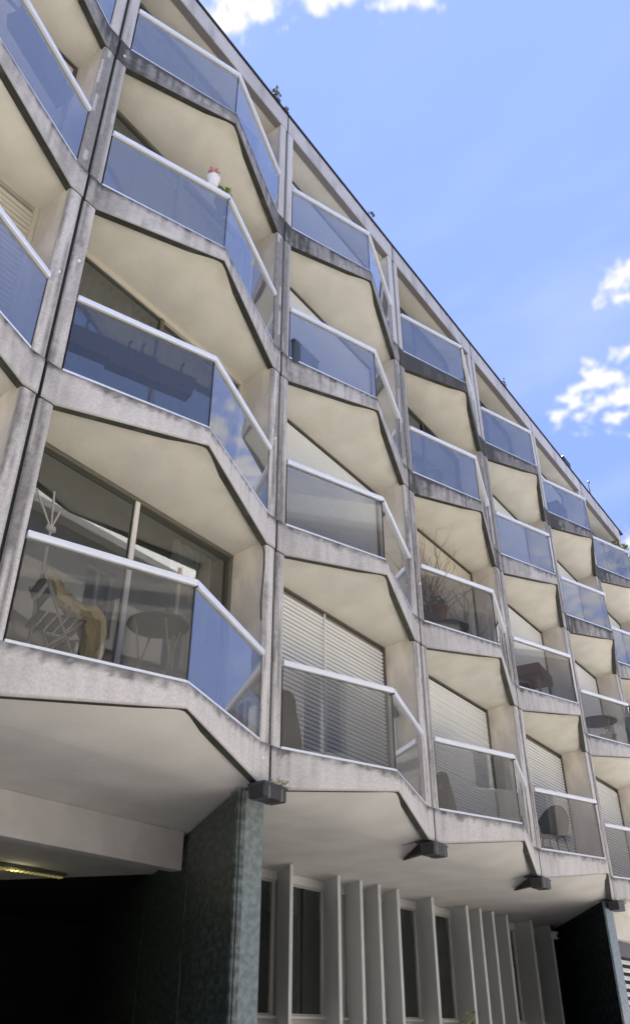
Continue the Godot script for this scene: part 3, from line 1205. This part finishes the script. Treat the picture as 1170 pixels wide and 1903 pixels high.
func fold_chair(at: Vector3, turn: float, label: String, frame: Material, seat: Material) -> Node3D:
	var t := thing("folding_chair", label, "chair", at, turn)
	for s in [-1.0, 1.0]:
		var a := MB.new()
		a.rod(Vector3(s * 0.20, 0, 0.20), Vector3(s * 0.20, 0.82, -0.22), 0.010)
		put("leg", a, frame, t)
		var b := MB.new()
		b.rod(Vector3(s * 0.18, 0, -0.22), Vector3(s * 0.18, 0.45, 0.19), 0.010)
		put("leg", b, frame, t)
	var m := MB.new()
	for i in 5:
		m.box(Vector3(0, 0.45, -0.16 + i * 0.085), Vector3(0.38, 0.016, 0.066), Basis(), 0.004)
	put("seat", m, seat, t)
	var k := MB.new()
	for i in 2:
		k.box(Vector3(0, 0.64 + i * 0.11, -0.135 - i * 0.055), Vector3(0.40, 0.075, 0.014), Basis(Vector3.RIGHT, -0.48), 0.004)
	put("backrest", k, seat, t)
	return t


func dome_chair(at: Vector3, turn: float, label: String, m: Material) -> Node3D:
	# moulded tub chair: curved back round a seat on four legs
	var t := thing("tub_chair", label, "chair", at, turn)
	var s := MB.new()
	s.lathe(Vector3.ZERO, [Vector2(0, 0.40), Vector2(0.22, 0.40), Vector2(0.25, 0.43), Vector2(0.22, 0.455), Vector2(0, 0.44)], 20)
	put("seat", s, m, t)
	var b := MB.new()
	var n := 16
	for i in n:
		for r in [0.255, 0.235]:
			var q := []
			for k in [i, i + 1]:
				var a: float = lerpf(0.10 * PI, 0.90 * PI, float(k) / n) + PI
				var up: float = 0.62 + 0.24 * sin(PI * k / n)
				q.append(Vector3(cos(a) * r, 0.43, sin(a) * r))
				q.append(Vector3(cos(a) * (r + 0.05), up, sin(a) * (r + 0.05)))
			b.quad(q[0], q[2], q[3], q[1])
	put("backrest", b, m, t)
	for k in 4:
		var a := PI / 4 + k * PI / 2
		var g := MB.new()
		g.rod(Vector3(cos(a) * 0.26, 0, sin(a) * 0.26), Vector3(cos(a) * 0.18, 0.41, sin(a) * 0.18), 0.014)
		put("leg", g, m, t)
	return t


func crate(called: String, at: Vector3, size: Vector3, turn: float, label: String, category: String, m: Material) -> Node3D:
	var t := thing(called, label, category, at, turn)
	var b := MB.new()
	b.box(Vector3(0, size.y * 0.45, 0), Vector3(size.x * 0.96, size.y * 0.9, size.z * 0.96), Basis(), 0.02)
	put("body", b, m, t)
	var l := MB.new()
	l.box(Vector3(0, size.y * 0.95, 0), Vector3(size.x, size.y * 0.1, size.z), Basis(), 0.015)
	put("lid", l, m, t)
	return t


func trough(at: Vector3, turn: float, label: String) -> Node3D:
	var t := thing("window_box", label, "planter", at, turn, "dark planter troughs hung inside the railing")
	var b := MB.new()
	var x := 0.46
	for s in [-1.0, 1.0]:
		b.quad(Vector3(-x, 0, s * 0.07) if s > 0 else Vector3(x, 0, -0.07), Vector3(x, 0, s * 0.07) if s > 0 else Vector3(-x, 0, -0.07), Vector3(x + 0.03, 0.22, 0.1) if s > 0 else Vector3(-x - 0.03, 0.22, -0.1), Vector3(-x - 0.03, 0.22, 0.1) if s > 0 else Vector3(x + 0.03, 0.22, -0.1))
		b.quad(Vector3(s * x, 0, s * 0.07), Vector3(s * x, 0, -s * 0.07), Vector3(s * (x + 0.03), 0.22, -s * 0.1), Vector3(s * (x + 0.03), 0.22, s * 0.1))
	b.span(-x, x, 0.0, 0.01, -0.07, 0.07)
	b.span(-x, x, 0.17, 0.18, -0.09, 0.09)
	put("box", b, M.dark_plastic, t)
	var h := MB.new()
	for s in [-0.3, 0.3]:
		h.span(s - 0.012, s + 0.012, 0.10, 0.30, 0.10, 0.106)
		h.span(s - 0.012, s + 0.012, 0.294, 0.30, 0.10, 0.16)
	put("hook", h, M.black_metal, t)
	return t


func plant(called: String, at: Vector3, label: String, category: String, r: Vector3, count: int, size: float, tones: Array, pot: Material, sd: int, lift := 0.3) -> Node3D:
	var t := thing(called, label, category, at)
	var rng := RandomNumberGenerator.new()
	rng.seed = sd
	if pot:
		var p := MB.new()
		p.lathe(Vector3.ZERO, [Vector2(0, 0), Vector2(0.08, 0), Vector2(0.115, 0.18), Vector2(0.125, 0.18), Vector2(0.125, 0.21), Vector2(0.10, 0.21), Vector2(0.10, 0.18), Vector2(0, 0.18)], 16)
		put("pot", p, pot, t)
	var st := MB.new()
	st.col = Color(0.10, 0.075, 0.04)
	for i in 7:
		var d := Vector3(rng.randf_range(-0.8, 0.8) * r.x, lift + r.y * rng.randf_range(0.3, 0.9), rng.randf_range(-0.8, 0.8) * r.z)
		st.rod(Vector3(d.x * 0.15, 0.0, d.z * 0.15), d, 0.006, 5, 0.002)
	put("stem", st, M.twig, t)
	var f := MB.new()
	f.leaves(Vector3(0, lift + r.y * 0.7, 0), r, count, size, rng, tones)
	var o := put("foliage", f, M.leaf, t)
	o.set_meta("kind", "stuff")
	return t


func dry_shrub(at: Vector3, label: String, spread: Vector3, count: int, sd: int) -> void:
	var t := thing("dry_shrub", label, "plant", at)
	var rng := RandomNumberGenerator.new()
	rng.seed = sd
	var p := MB.new()
	p.span(-0.3, 0.3, 0, 0.28, -0.12, 0.12, 0.02)
	put("planter", p, M.terracotta, t)
	var m := MB.new()
	for i in count:
		m.col = Color(0.36, 0.25, 0.15).lerp(Color(0.22, 0.15, 0.10), rng.randf())
		var a := Vector3(rng.randf_range(-0.25, 0.25), 0.26, rng.randf_range(-0.08, 0.08))
		var k := a
		var dir := Vector3(rng.randfn() * spread.x, 1.0, rng.randfn() * spread.z).normalized()
		var lg: float = spread.y * rng.randf_range(0.6, 1.1)
		for sgm in 5:
			var nx := k + dir * lg / 5.0
			m.rod(k, nx, 0.008 - sgm * 0.0011, 4, 0.0069 - sgm * 0.0011)
			if sgm >= 1:
				var sd2 := (dir + Vector3(rng.randfn(), rng.randfn() * 0.6, rng.randfn()) * 0.6).normalized()
				m.rod(nx, nx + sd2 * lg * 0.16, 0.003, 3, 0.0012)
				m.quad(nx, nx + sd2 * 0.02 + Vector3(0.008, 0, 0), nx + sd2 * 0.045, nx + sd2 * 0.02 - Vector3(0.008, 0, 0))
			k = nx
			dir = (dir + Vector3(rng.randfn(), 0.1 * rng.randfn(), rng.randfn()) * 0.25).normalized()
	var o := put("twigs", m, M.twig, t)
	o.set_meta("kind", "stuff")


func drain_box(at: Vector3, arm: Vector3, label: String, weeds: bool, sd: int) -> void:
	var t := thing("drain_box", label, "drain box", at, 0.0, "black boxes under the pier feet")
	var b := MB.new()
	b.span(-0.16, 0.20, -0.17, -0.012, -0.10, 0.10, 0.012)
	put("box", b, M.black_metal, t)
	var r := MB.new()
	r.span(-0.17, 0.21, -0.05, -0.028, -0.11, 0.11, 0.006)
	put("rim", r, M.dark_plastic, t)
	for x in [-0.08, 0.12]:
		var sp := MB.new()
		sp.span(x - 0.012, x + 0.012, -0.172, -0.008, -0.104, 0.104, 0.002)
		put("strap", sp, M.zinc, t)
	# tapering bracket back along the underside
	var w := MB.new()
	var a := Vector3(-0.06, -0.012, -0.10)
	var e := arm - at
	e.y = -0.004
	var sd1 := (e - a).cross(Vector3.UP).normalized() * 0.06
	var dn := Vector3(0, -0.12, 0)
	w.quad(a - sd1, a + sd1, a + sd1 + dn, a - sd1 + dn)
	w.quad(a + sd1, e + sd1 * 0.3, e + sd1 * 0.3 + dn * 0.1, a + sd1 + dn)
	w.quad(e - sd1 * 0.3, a - sd1, a - sd1 + dn, e - sd1 * 0.3 + dn * 0.1)
	w.quad(a - sd1 + dn, a + sd1 + dn, e + sd1 * 0.3 + dn * 0.1, e - sd1 * 0.3 + dn * 0.1)
	put("bracket", w, M.black, t)
	if weeds:
		var rng := RandomNumberGenerator.new()
		rng.seed = sd
		var g := MB.new()
		for i in 26:
			g.col = [Color(0.16, 0.20, 0.06), Color(0.26, 0.27, 0.10), Color(0.30, 0.26, 0.13)][rng.randi() % 3]
			var p := Vector3(rng.randf_range(-0.12, 0.18), -0.02, rng.randf_range(0.0, 0.1))
			var q := p + Vector3(rng.randf_range(-0.06, 0.10), rng.randf_range(-0.03, 0.05), rng.randf_range(0.02, 0.12))
			var sdv := Vector3(0.006, 0.004, 0)
			g.quad(p - sdv, p + sdv, q + sdv * 0.3, q - sdv * 0.3)
			g.leaves(q, Vector3.ONE * 0.02, 3, 0.022, rng, [Color(0.2, 0.24, 0.07), Color(0.32, 0.31, 0.13)])
		put("weeds", g, M.leaf, t).set_meta("kind", "stuff")


func fl(l: int) -> float:
	return Y0 + l * H + FLOOR


func things() -> void:
	# lowest balcony of the first full bay
	fold_table(Vector3(1.66, fl(0), 0.06), 0.29, 0.74, "round dark bistro table on crossed legs behind the lowest front glass", M.table_steel, M.pale_steel)
	var tray := thing("serving_bowl", "brown wooden bowl standing on the round bistro table", "bowl", Vector3(1.70, fl(0) + 0.74, -0.02))
	var bw := MB.new()
	bw.lathe(Vector3.ZERO, [Vector2(0, 0.0), Vector2(0.09, 0.0), Vector2(0.17, 0.07), Vector2(0.165, 0.075), Vector2(0.085, 0.015), Vector2(0, 0.012)], 24)
	put("bowl", bw, M.brown_wood, tray)
	var fruit := MB.new()
	for i in 5:
		var a := i * 1.25
		fruit.lathe(Vector3(cos(a) * 0.07, 0.02, sin(a) * 0.07), [Vector2(0.0, 0), Vector2(0.03, 0.012), Vector2(0.04, 0.04), Vector2(0.03, 0.068), Vector2(0.0, 0.08)], 10)
	put("contents", fruit, M.shutter_white, tray)
	fold_chair(Vector3(0.70, fl(0), -0.16), 1.2, "folding chair with slatted seat beside the round table, cloth over its back", M.pale_steel, M.dark_cloth)
	straw_cloth()
	var ra := thing("drying_rack", "pale folded drying rack rising above the lowest handrail beside the pier", "drying rack", Vector3(0.61, fl(0), -0.34))
	var r1 := MB.new()
	r1.rod(Vector3(0.0, 0, 0), Vector3(0.0, 1.42, 0), 0.014, 8)
	put("stand", r1, M.pale_steel, ra)
	for e in [[-0.24, 1.70], [-0.05, 1.77], [0.05, 1.60]]:
		var r2 := MB.new()
		r2.rod(Vector3(0.0, 1.40, 0), Vector3(e[0], e[1], 0.02), 0.010, 8)
		put("arm", r2, M.pale_steel, ra)
	var r3 := MB.new()
	r3.box(Vector3(0.0, 1.40, 0.0), Vector3(0.10, 0.07, 0.05), Basis(), 0.015)
	put("hinge", r3, M.pale_steel, ra)
	for f in [[0.0, 0.26], [0.0, -0.17], [-0.3, 0.0]]:
		var r4 := MB.new()
		r4.rod(Vector3(0, 0.30, 0), Vector3(f[0], 0.01, f[1] * 0.8), 0.012, 6)
		put("leg", r4, M.pale_steel, ra)
	var pole := thing("garden_pole", "thin pale wooden pole standing upright beside the round table", "pole", Vector3(1.90, fl(0), 0.02))
	var pm := MB.new()
	pm.rod(Vector3.ZERO, Vector3(0.01, 1.45, 0.0), 0.021, 10)
	put("shaft", pm, M.pale_wood, pole)
	var pf := MB.new()
	pf.lathe(Vector3.ZERO, [Vector2(0, 0), Vector2(0.13, 0.0), Vector2(0.13, 0.05), Vector2(0.05, 0.08), Vector2(0.03, 0.16), Vector2(0, 0.16)], 18)
	put("foot", pf, M.dark_plastic, pole)
	crate("storage_box", Vector3(1.30, fl(0), -0.34), Vector3(0.5, 0.26, 0.28), 0.0, "low dark storage box between folding chair and round table", "box", M.dark_plastic)
	covered_seat(Vector3(3.98, fl(0), -0.17), 0.80, "tall black covered chair behind glass beside the slatted roller shutter", true)
	covered_seat(Vector3(7.55, fl(0), -0.14), 0.66, "black folded chair under cover at left end of balcony with white shutter", false)
	dome_chair(Vector3(11.35, fl(0), -0.10), 2.4, "dark tub chair behind glass on lowest balcony above the dark marble wall", M.dark_plastic)
	var cu := thing("seat_cushion", "reddish brown cushion lying on balcony floor beside the dark tub chair", "cushion", Vector3(10.98, fl(0), -0.22), 0.3)
	var cm := MB.new()
	cm.lathe(Vector3.ZERO, [Vector2(0, 0), Vector2(0.24, 0.01), Vector2(0.28, 0.09), Vector2(0.22, 0.17), Vector2(0, 0.19)], 18)
	put("pad", cm, M.red_brown, cu)
	# second storey
	var d := Vector2(KU - 0.185, KD - 0.035 + 0.023).normalized()
	var turn := -atan2(d.y, d.x)
	trough(Vector3(0.185 + d.x * 0.52, fl(1) + 0.52 + 0.02, d.y * 0.52 - 0.20), turn, "dark planter trough hung inside railing, nearer the pier")
	trough(Vector3(0.185 + d.x * 1.40 - 0.40, fl(1) + 0.50, d.y * 1.0 - 0.21), turn, "dark planter trough hung inside railing, nearer the fold of the glass")
	fold_table(Vector3(7.95, fl(1), -0.08), 0.36, 0.30, "low dark round table carrying a plant pot under dry twigs", M.table_steel, M.table_steel)
	plant("potted_plant", Vector3(7.62, fl(1) + 0.30, 0.0), "small potted plant with drooping grey leaves on low round table", "plant", Vector3(0.13, 0.12, 0.10), 60, 0.07, [Color(0.10, 0.12, 0.08), Color(0.16, 0.17, 0.11)], M.terracotta, 4, 0.2)
	dry_shrub(Vector3(7.75, fl(1) + 0.02, -0.30), "dry brown twiggy shrub rising over white handrail, left one", Vector3(0.42, 1.6, 0.25), 52, 5)
	dry_shrub(Vector3(9.0, fl(1) + 0.02, -0.22), "sparse dry stalks leaning right over white handrail", Vector3(0.30, 1.25, 0.22), 15, 6)
	var bt := thing("covered_table", "small square table under a red brown cloth behind glass", "table", Vector3(11.55, fl(1), -0.12), 0.1)
	var bm := MB.new()
	bm.quad(Vector3(-0.42, 0.64, 0.27), Vector3(0.42, 0.64, 0.27), Vector3(0.40, 0.72, 0.25), Vector3(-0.40, 0.72, 0.25))
	bm.box(Vector3(0, 0.70, 0), Vector3(0.80, 0.04, 0.50), Basis(), 0.01)
	bm.box(Vector3(0, 0.60, 0), Vector3(0.84, 0.20, 0.54), Basis(), 0.01)
	put("cloth", bm, M.red_brown, bt)
	for s in [[-1, -1], [1, -1], [1, 1], [-1, 1]]:
		var lg := MB.new()
		lg.span(s[0] * 0.36 - 0.02, s[0] * 0.36 + 0.02, 0, 0.52, s[1] * 0.2 - 0.02, s[1] * 0.2 + 0.02)
		put("leg", lg, M.brown_wood, bt)
	crate("storage_box", Vector3(10.85, fl(1), -0.25), Vector3(0.4, 0.22, 0.28), 0.2, "small green grey box on floor left of the red brown table", "box", M.green_curtain)
	fold_table(Vector3(14.95, fl(1), -0.06), 0.42, 0.62, "wide dark round table on second storey of the sixth bay", M.table_steel, M.pale_steel)
	fold_chair(Vector3(15.62, fl(1), -0.12), -1.0, "cream folding chair beside the wide dark round table", M.cream, M.cream)
	# third storey
	dome_chair(Vector3(7.85, fl(2), -0.08), 0.5, "dark blue tub chair on third storey, nearer the pier", M.dark_plastic)
	dome_chair(Vector3(8.60, fl(2), -0.06), -0.3, "dark blue tub chair on third storey, nearer the glass fold", M.dark_plastic)
	crate("storage_box", Vector3(3.98, fl(2), -0.12), Vector3(0.62, 0.46, 0.34), 0.0, "blue grey chest with rounded edges at the pier end of a balcony", "box", M.dark_plastic)
	var fp := plant("flower_pot", Vector3(1.42, Y0 + 2 * H + RT, 0.44), "pink flowers in white pot standing on the white handrail", "plant", Vector3(0.12, 0.14, 0.11), 130, 0.07, [Color(0.62, 0.26, 0.30), Color(0.66, 0.34, 0.36), Color(0.60, 0.38, 0.40)], M.shutter_white, 8, 0.24)
	fp.scale = Vector3.ONE * 0.72
	plant("trailing_plant", Vector3(1.70, Y0 + 2 * H + RT - 0.16, 0.38), "small yellow green plant just right of the pink flowers", "plant", Vector3(0.11, 0.14, 0.09), 110, 0.06, [Color(0.30, 0.32, 0.06), Color(0.20, 0.26, 0.06)], M.terracotta, 9, 0.26)
	var rd := Vector2(1.62, -0.535).normalized()
	trough(Vector3(-W + 2.55, Y0 + 2 * H + RT - 0.26, edge_z(2.55) - 0.20), -atan2(rd.y, rd.x), "dark planter trough hung inside the upper left railing").remove_meta("group")
	for i in 5:
		var u := 2.22 + i * 0.16
		plant("herb_plant", Vector3(-W + u, Y0 + 2 * H + RT - 0.10, edge_z(u) - 0.19), "grey green herb in a row along the handrail, %s" % ["nearest the fold", "second from the fold", "middle one", "second from the pier", "nearest the pier"][i], "plant", Vector3(0.09, 0.13, 0.08), 60, 0.06, [Color(0.14, 0.19, 0.13), Color(0.25, 0.31, 0.26), Color(0.07, 0.10, 0.07)], null, 30 + i, 0.14).set_meta("group", "herbs along the handrail")
	# top storey
	crate("storage_box", Vector3(14.75, fl(3), -0.05), Vector3(0.6, 0.62, 0.34), 0.0, "dark storage box on top storey of the sixth bay", "box", M.dark_plastic)
	crate("storage_box", Vector3(9.35, fl(3), 0.02), Vector3(0.62, 0.74, 0.40), 0.35, "grey green storage box on top storey near the glass fold", "box", M.dark_plastic)
	plant("balcony_bush", Vector3(20.05, fl(3) + 0.6, 0.0), "yellow green bush spilling over the farthest top balcony", "plant", Vector3(0.45, 0.55, 0.35), 700, 0.10, [Color(0.24, 0.27, 0.05), Color(0.32, 0.30, 0.07), Color(0.13, 0.17, 0.04), Color(0.30, 0.20, 0.09)], M.terracotta, 12, 0.55)
	# under the pier feet
	drain_box(Vector3(W - 0.13, Y0, 0.06), Vector3(3.45, Y0, -0.25), "black box with weeds growing out of it above the pale marble edge", true, 1)
	drain_box(Vector3(2 * W, Y0, -0.05), Vector3(7.75, Y0, -0.98), "black box on long bracket under pier, nearest the weedy one", false, 2)
	drain_box(Vector3(3 * W, Y0, -0.05), Vector3(11.40, Y0, -0.93), "black box on long bracket under pier, above the last row of fins", false, 3)
	drain_box(Vector3(4 * W - 0.02, Y0, 0.0), Vector3(14.1, Y0, -0.22), "broken black box with dry stalks atop the second marble wall", true, 4)
	# small fittings
	var sc := thing("security_camera", "small grey security camera on the last window fin", "camera", Vector3(16.83, 4.10, -2.47))
	var s1 := MB.new()
	s1.box(Vector3(0, 0, 0.02), Vector3(0.14, 0.16, 0.16), Basis(), 0.02)
	put("housing", s1, M.panel_grey, sc)
	var s2 := MB.new()
	s2.rod(Vector3(-0.02, -0.02, 0.10), Vector3(-0.03, -0.025, 0.14), 0.035, 14)
	put("lens", s2, M.black, sc)
	var s3 := MB.new()
	s3.span(-0.02, 0.02, 0.08, 0.22, -0.04, 0.0)
	put("mount", s3, M.black_metal, sc)
	var lf := thing("strip_light", "long yellowish strip light under the garage ceiling", "lamp", Vector3(2.6, 4.14, -5.0))
	var l1 := MB.new()
	l1.span(-2.4, 2.45, -0.03, 0.018, -0.09, 0.09, 0.01)
	put("tray", l1, M.bronze_frame, lf)
	for i in 60:
		var b := MB.new()
		b.span(-2.35 + i * 0.08, -2.35 + i * 0.08 + 0.055, -0.055, -0.032, -0.05, 0.05, 0.01)
		put("lens_cell", b, M.lamp, lf)
	for x in [-1.6, 0.0, 1.6]:
		var gl := OmniLight3D.new()
		gl.name = "strip_glow"
		gl.light_color = Color(1.0, 0.95, 0.75)
		gl.light_energy = 0.007
		gl.light_size = 0.04
		gl.omni_range = 20.0
		gl.omni_attenuation = 2.0
		gl.shadow_enabled = true
		gl.position = Vector3(x, -0.13, 0)
		lf.add_child(gl, true)
	var sg := thing("red_notice", "small red notice board beside the dark louvres", "sign", Vector3(15.15, 2.46, -0.70))
	var sb := MB.new()
	sb.span(-0.02, 0.6, 0, 0.2, 0.0, 0.02, 0.004)
	put("board", sb, M.red_sign, sg)
	plant("leafy_weed", Vector3(11.3, 0.62, -1.95), "yellow green weed reaching up in front of the window fins", "plant", Vector3(0.30, 0.72, 0.18), 420, 0.08, [Color(0.20, 0.26, 0.06), Color(0.32, 0.35, 0.10), Color(0.12, 0.18, 0.05)], null, 14, 0.78)
	# on the roof
	plant("roof_weed", Vector3(3.16, COPING + 0.03, -0.06), "dark weed growing on roof edge, larger of the pair", "plant", Vector3(0.13, 0.22, 0.08), 50, 0.08, [Color(0.05, 0.06, 0.04), Color(0.09, 0.09, 0.06)], null, 15, 0.12)
	plant("roof_weed", Vector3(3.42, COPING + 0.03, -0.06), "dark weed growing on roof edge, smaller of the pair", "plant", Vector3(0.08, 0.14, 0.06), 26, 0.07, [Color(0.05, 0.06, 0.04), Color(0.09, 0.09, 0.06)], null, 16, 0.08)
	aerial(Vector3(6.36, COPING + 0.03, -0.12), 0.52, "thin twin aerial on roof edge above the third bay")
	aerial(Vector3(18.75, COPING + 0.03, -0.12), 0.80, "pale aerial mast with dark head near far roof end")
	crate("roof_vent", Vector3(16.75, COPING + 0.036, -0.22), Vector3(0.55, 0.42, 0.3), 0.0, "small dark vent box on roof edge near far end", "vent", M.black_metal)
	plant("roof_weed", Vector3(12.4, COPING + 0.03, -0.06), "thin dry weed on roof edge above the fourth bay", "plant", Vector3(0.10, 0.18, 0.06), 18, 0.07, [Color(0.12, 0.10, 0.06), Color(0.09, 0.09, 0.06)], null, 17, 0.12)


func aerial(at: Vector3, hg: float, label: String) -> void:
	var t := thing("roof_aerial", label, "aerial", at)
	var m := MB.new()
	m.rod(Vector3.ZERO, Vector3(0.02, hg, 0), 0.011)
	put("mast", m, M.pale_steel, t)
	var k := MB.new()
	k.rod(Vector3(-0.14, 0, 0.02), Vector3(-0.13, hg * 0.8, 0.02), 0.009)
	k.rod(Vector3(-0.13, hg * 0.55, 0.02), Vector3(0.02, hg * 0.6, 0), 0.007)
	k.box(Vector3(0.05, hg, 0), Vector3(0.12, 0.06, 0.05), Basis(), 0.01)
	put("arm", k, M.black_metal, t)


func straw_cloth() -> void:
	# a blanket thrown over the chair back, hanging in folds to the floor
	var t := thing("blanket", "straw coloured blanket draped over the folding chair and hanging down", "blanket", Vector3(0.62, fl(0), -0.14))
	var m := MB.new()
	var path := [Vector3(-0.12, 0.86, 0.02), Vector3(-0.05, 0.82, 0.06), Vector3(0.02, 0.68, 0.09), Vector3(0.10, 0.60, 0.11), Vector3(0.22, 0.57, 0.12), Vector3(0.33, 0.53, 0.12), Vector3(0.39, 0.43, 0.12), Vector3(0.41, 0.28, 0.12), Vector3(0.38, 0.12, 0.12), Vector3(0.36, 0.03, 0.12)]
	var wid := [0.03, 0.06, 0.10, 0.14, 0.18, 0.19, 0.17, 0.15, 0.13, 0.11]
	var cv := Curve3D.new()
	for p in path:
		cv.add_point(p)
	var nl := 44
	var nw := 14
	var grid := []
	for i in nl + 1:
		var f := float(i) / nl
		var k := f * (path.size() - 1)
		var i0 := mini(int(k), path.size() - 2)
		var c0: Vector3 = path[i0].lerp(path[i0 + 1], smoothstep(0.0, 1.0, k - i0) * 0.4 + (k - i0) * 0.6)
		var w: float = lerpf(wid[i0], wid[i0 + 1], k - i0)
		var tang: Vector3 = (path[i0 + 1] - path[i0]).normalized()
		var acr := Vector3(0.25, 0, 1).normalized()
		var nrm := tang.cross(acr).normalized()
		var row := []
		for j in nw + 1:
			var s := float(j) / nw * 2 - 1
			var fold: float = 0.020 * sin(s * 7.5 + f * 3.0) + 0.014 * sin(s * 15.0 - f * 9.0 + 1.0) + 0.045 * grime.get_noise_3d(f * 7.0, s * 2.6, 31.0)
			row.append(c0 + acr * s * w * 0.9 + nrm * (fold - 0.05 * s * s))
		grid.append(row)
	for i in nl:
		for j in nw:
			m.quad(grid[i][j], grid[i + 1][j], grid[i + 1][j + 1], grid[i][j + 1])
			m.quad(grid[i][j + 1] - Vector3(0, 0.012, 0), grid[i + 1][j + 1] - Vector3(0, 0.012, 0), grid[i + 1][j] - Vector3(0, 0.012, 0), grid[i][j] - Vector3(0, 0.012, 0))
	put("cloth", m, M.straw_cloth, t)
	t.scale = Vector3(0.92, 0.97, 0.92)


func covered_seat(at: Vector3, hg: float, label: String, clip: bool) -> void:
	var t := thing("covered_chair", label, "chair", at, 0.2)
	var m := MB.new()
	var lev := [[0.0, 0.27, 0.13], [0.12, 0.25, 0.13], [0.35, 0.20, 0.12], [0.60, 0.155, 0.10], [0.72, 0.13, 0.085], [0.80, 0.14, 0.08], [0.90, 0.135, 0.075], [0.97, 0.10, 0.06], [1.0, 0.03, 0.02]]
	var n := 22
	var rings := []
	for k in lev:
		var ring := []
		for i in n:
			var a := TAU * i / n
			var fold: float = 1.0 + 0.06 * sin(a * 5.0 + k[0] * 4.0) + 0.03 * sin(a * 11.0)
			var lean: float = -0.10 * k[0]
			var sx: float = signf(cos(a)) * pow(absf(cos(a)), 0.7)
			ring.append(Vector3(lean + sx * k[1] * fold, k[0] * hg, sin(a) * k[2] * fold))
		rings.append(ring)
	for k in lev.size() - 1:
		for i in n:
			var j := (i + 1) % n
			m.quad(rings[k][j], rings[k][i], rings[k + 1][i], rings[k + 1][j])
	put("cover", m, M.dark_cloth, t)
	for s in [-1.0, 1.0]:
		var g := MB.new()
		g.rod(Vector3(s * 0.2, 0, 0.05), Vector3(s * 0.2 - 0.02, 0.10, 0.03), 0.012)
		put("leg", g, M.pale_steel, t)
	if clip:
		var c := MB.new()
		c.rod(Vector3(0.0, hg * 0.70, 0.10), Vector3(0.05, hg * 0.66, 0.105), 0.008)
		c.rod(Vector3(0.05, hg * 0.66, 0.105), Vector3(0.09, hg * 0.72, 0.10), 0.008)
		put("clip", c, M.pale_steel, t)
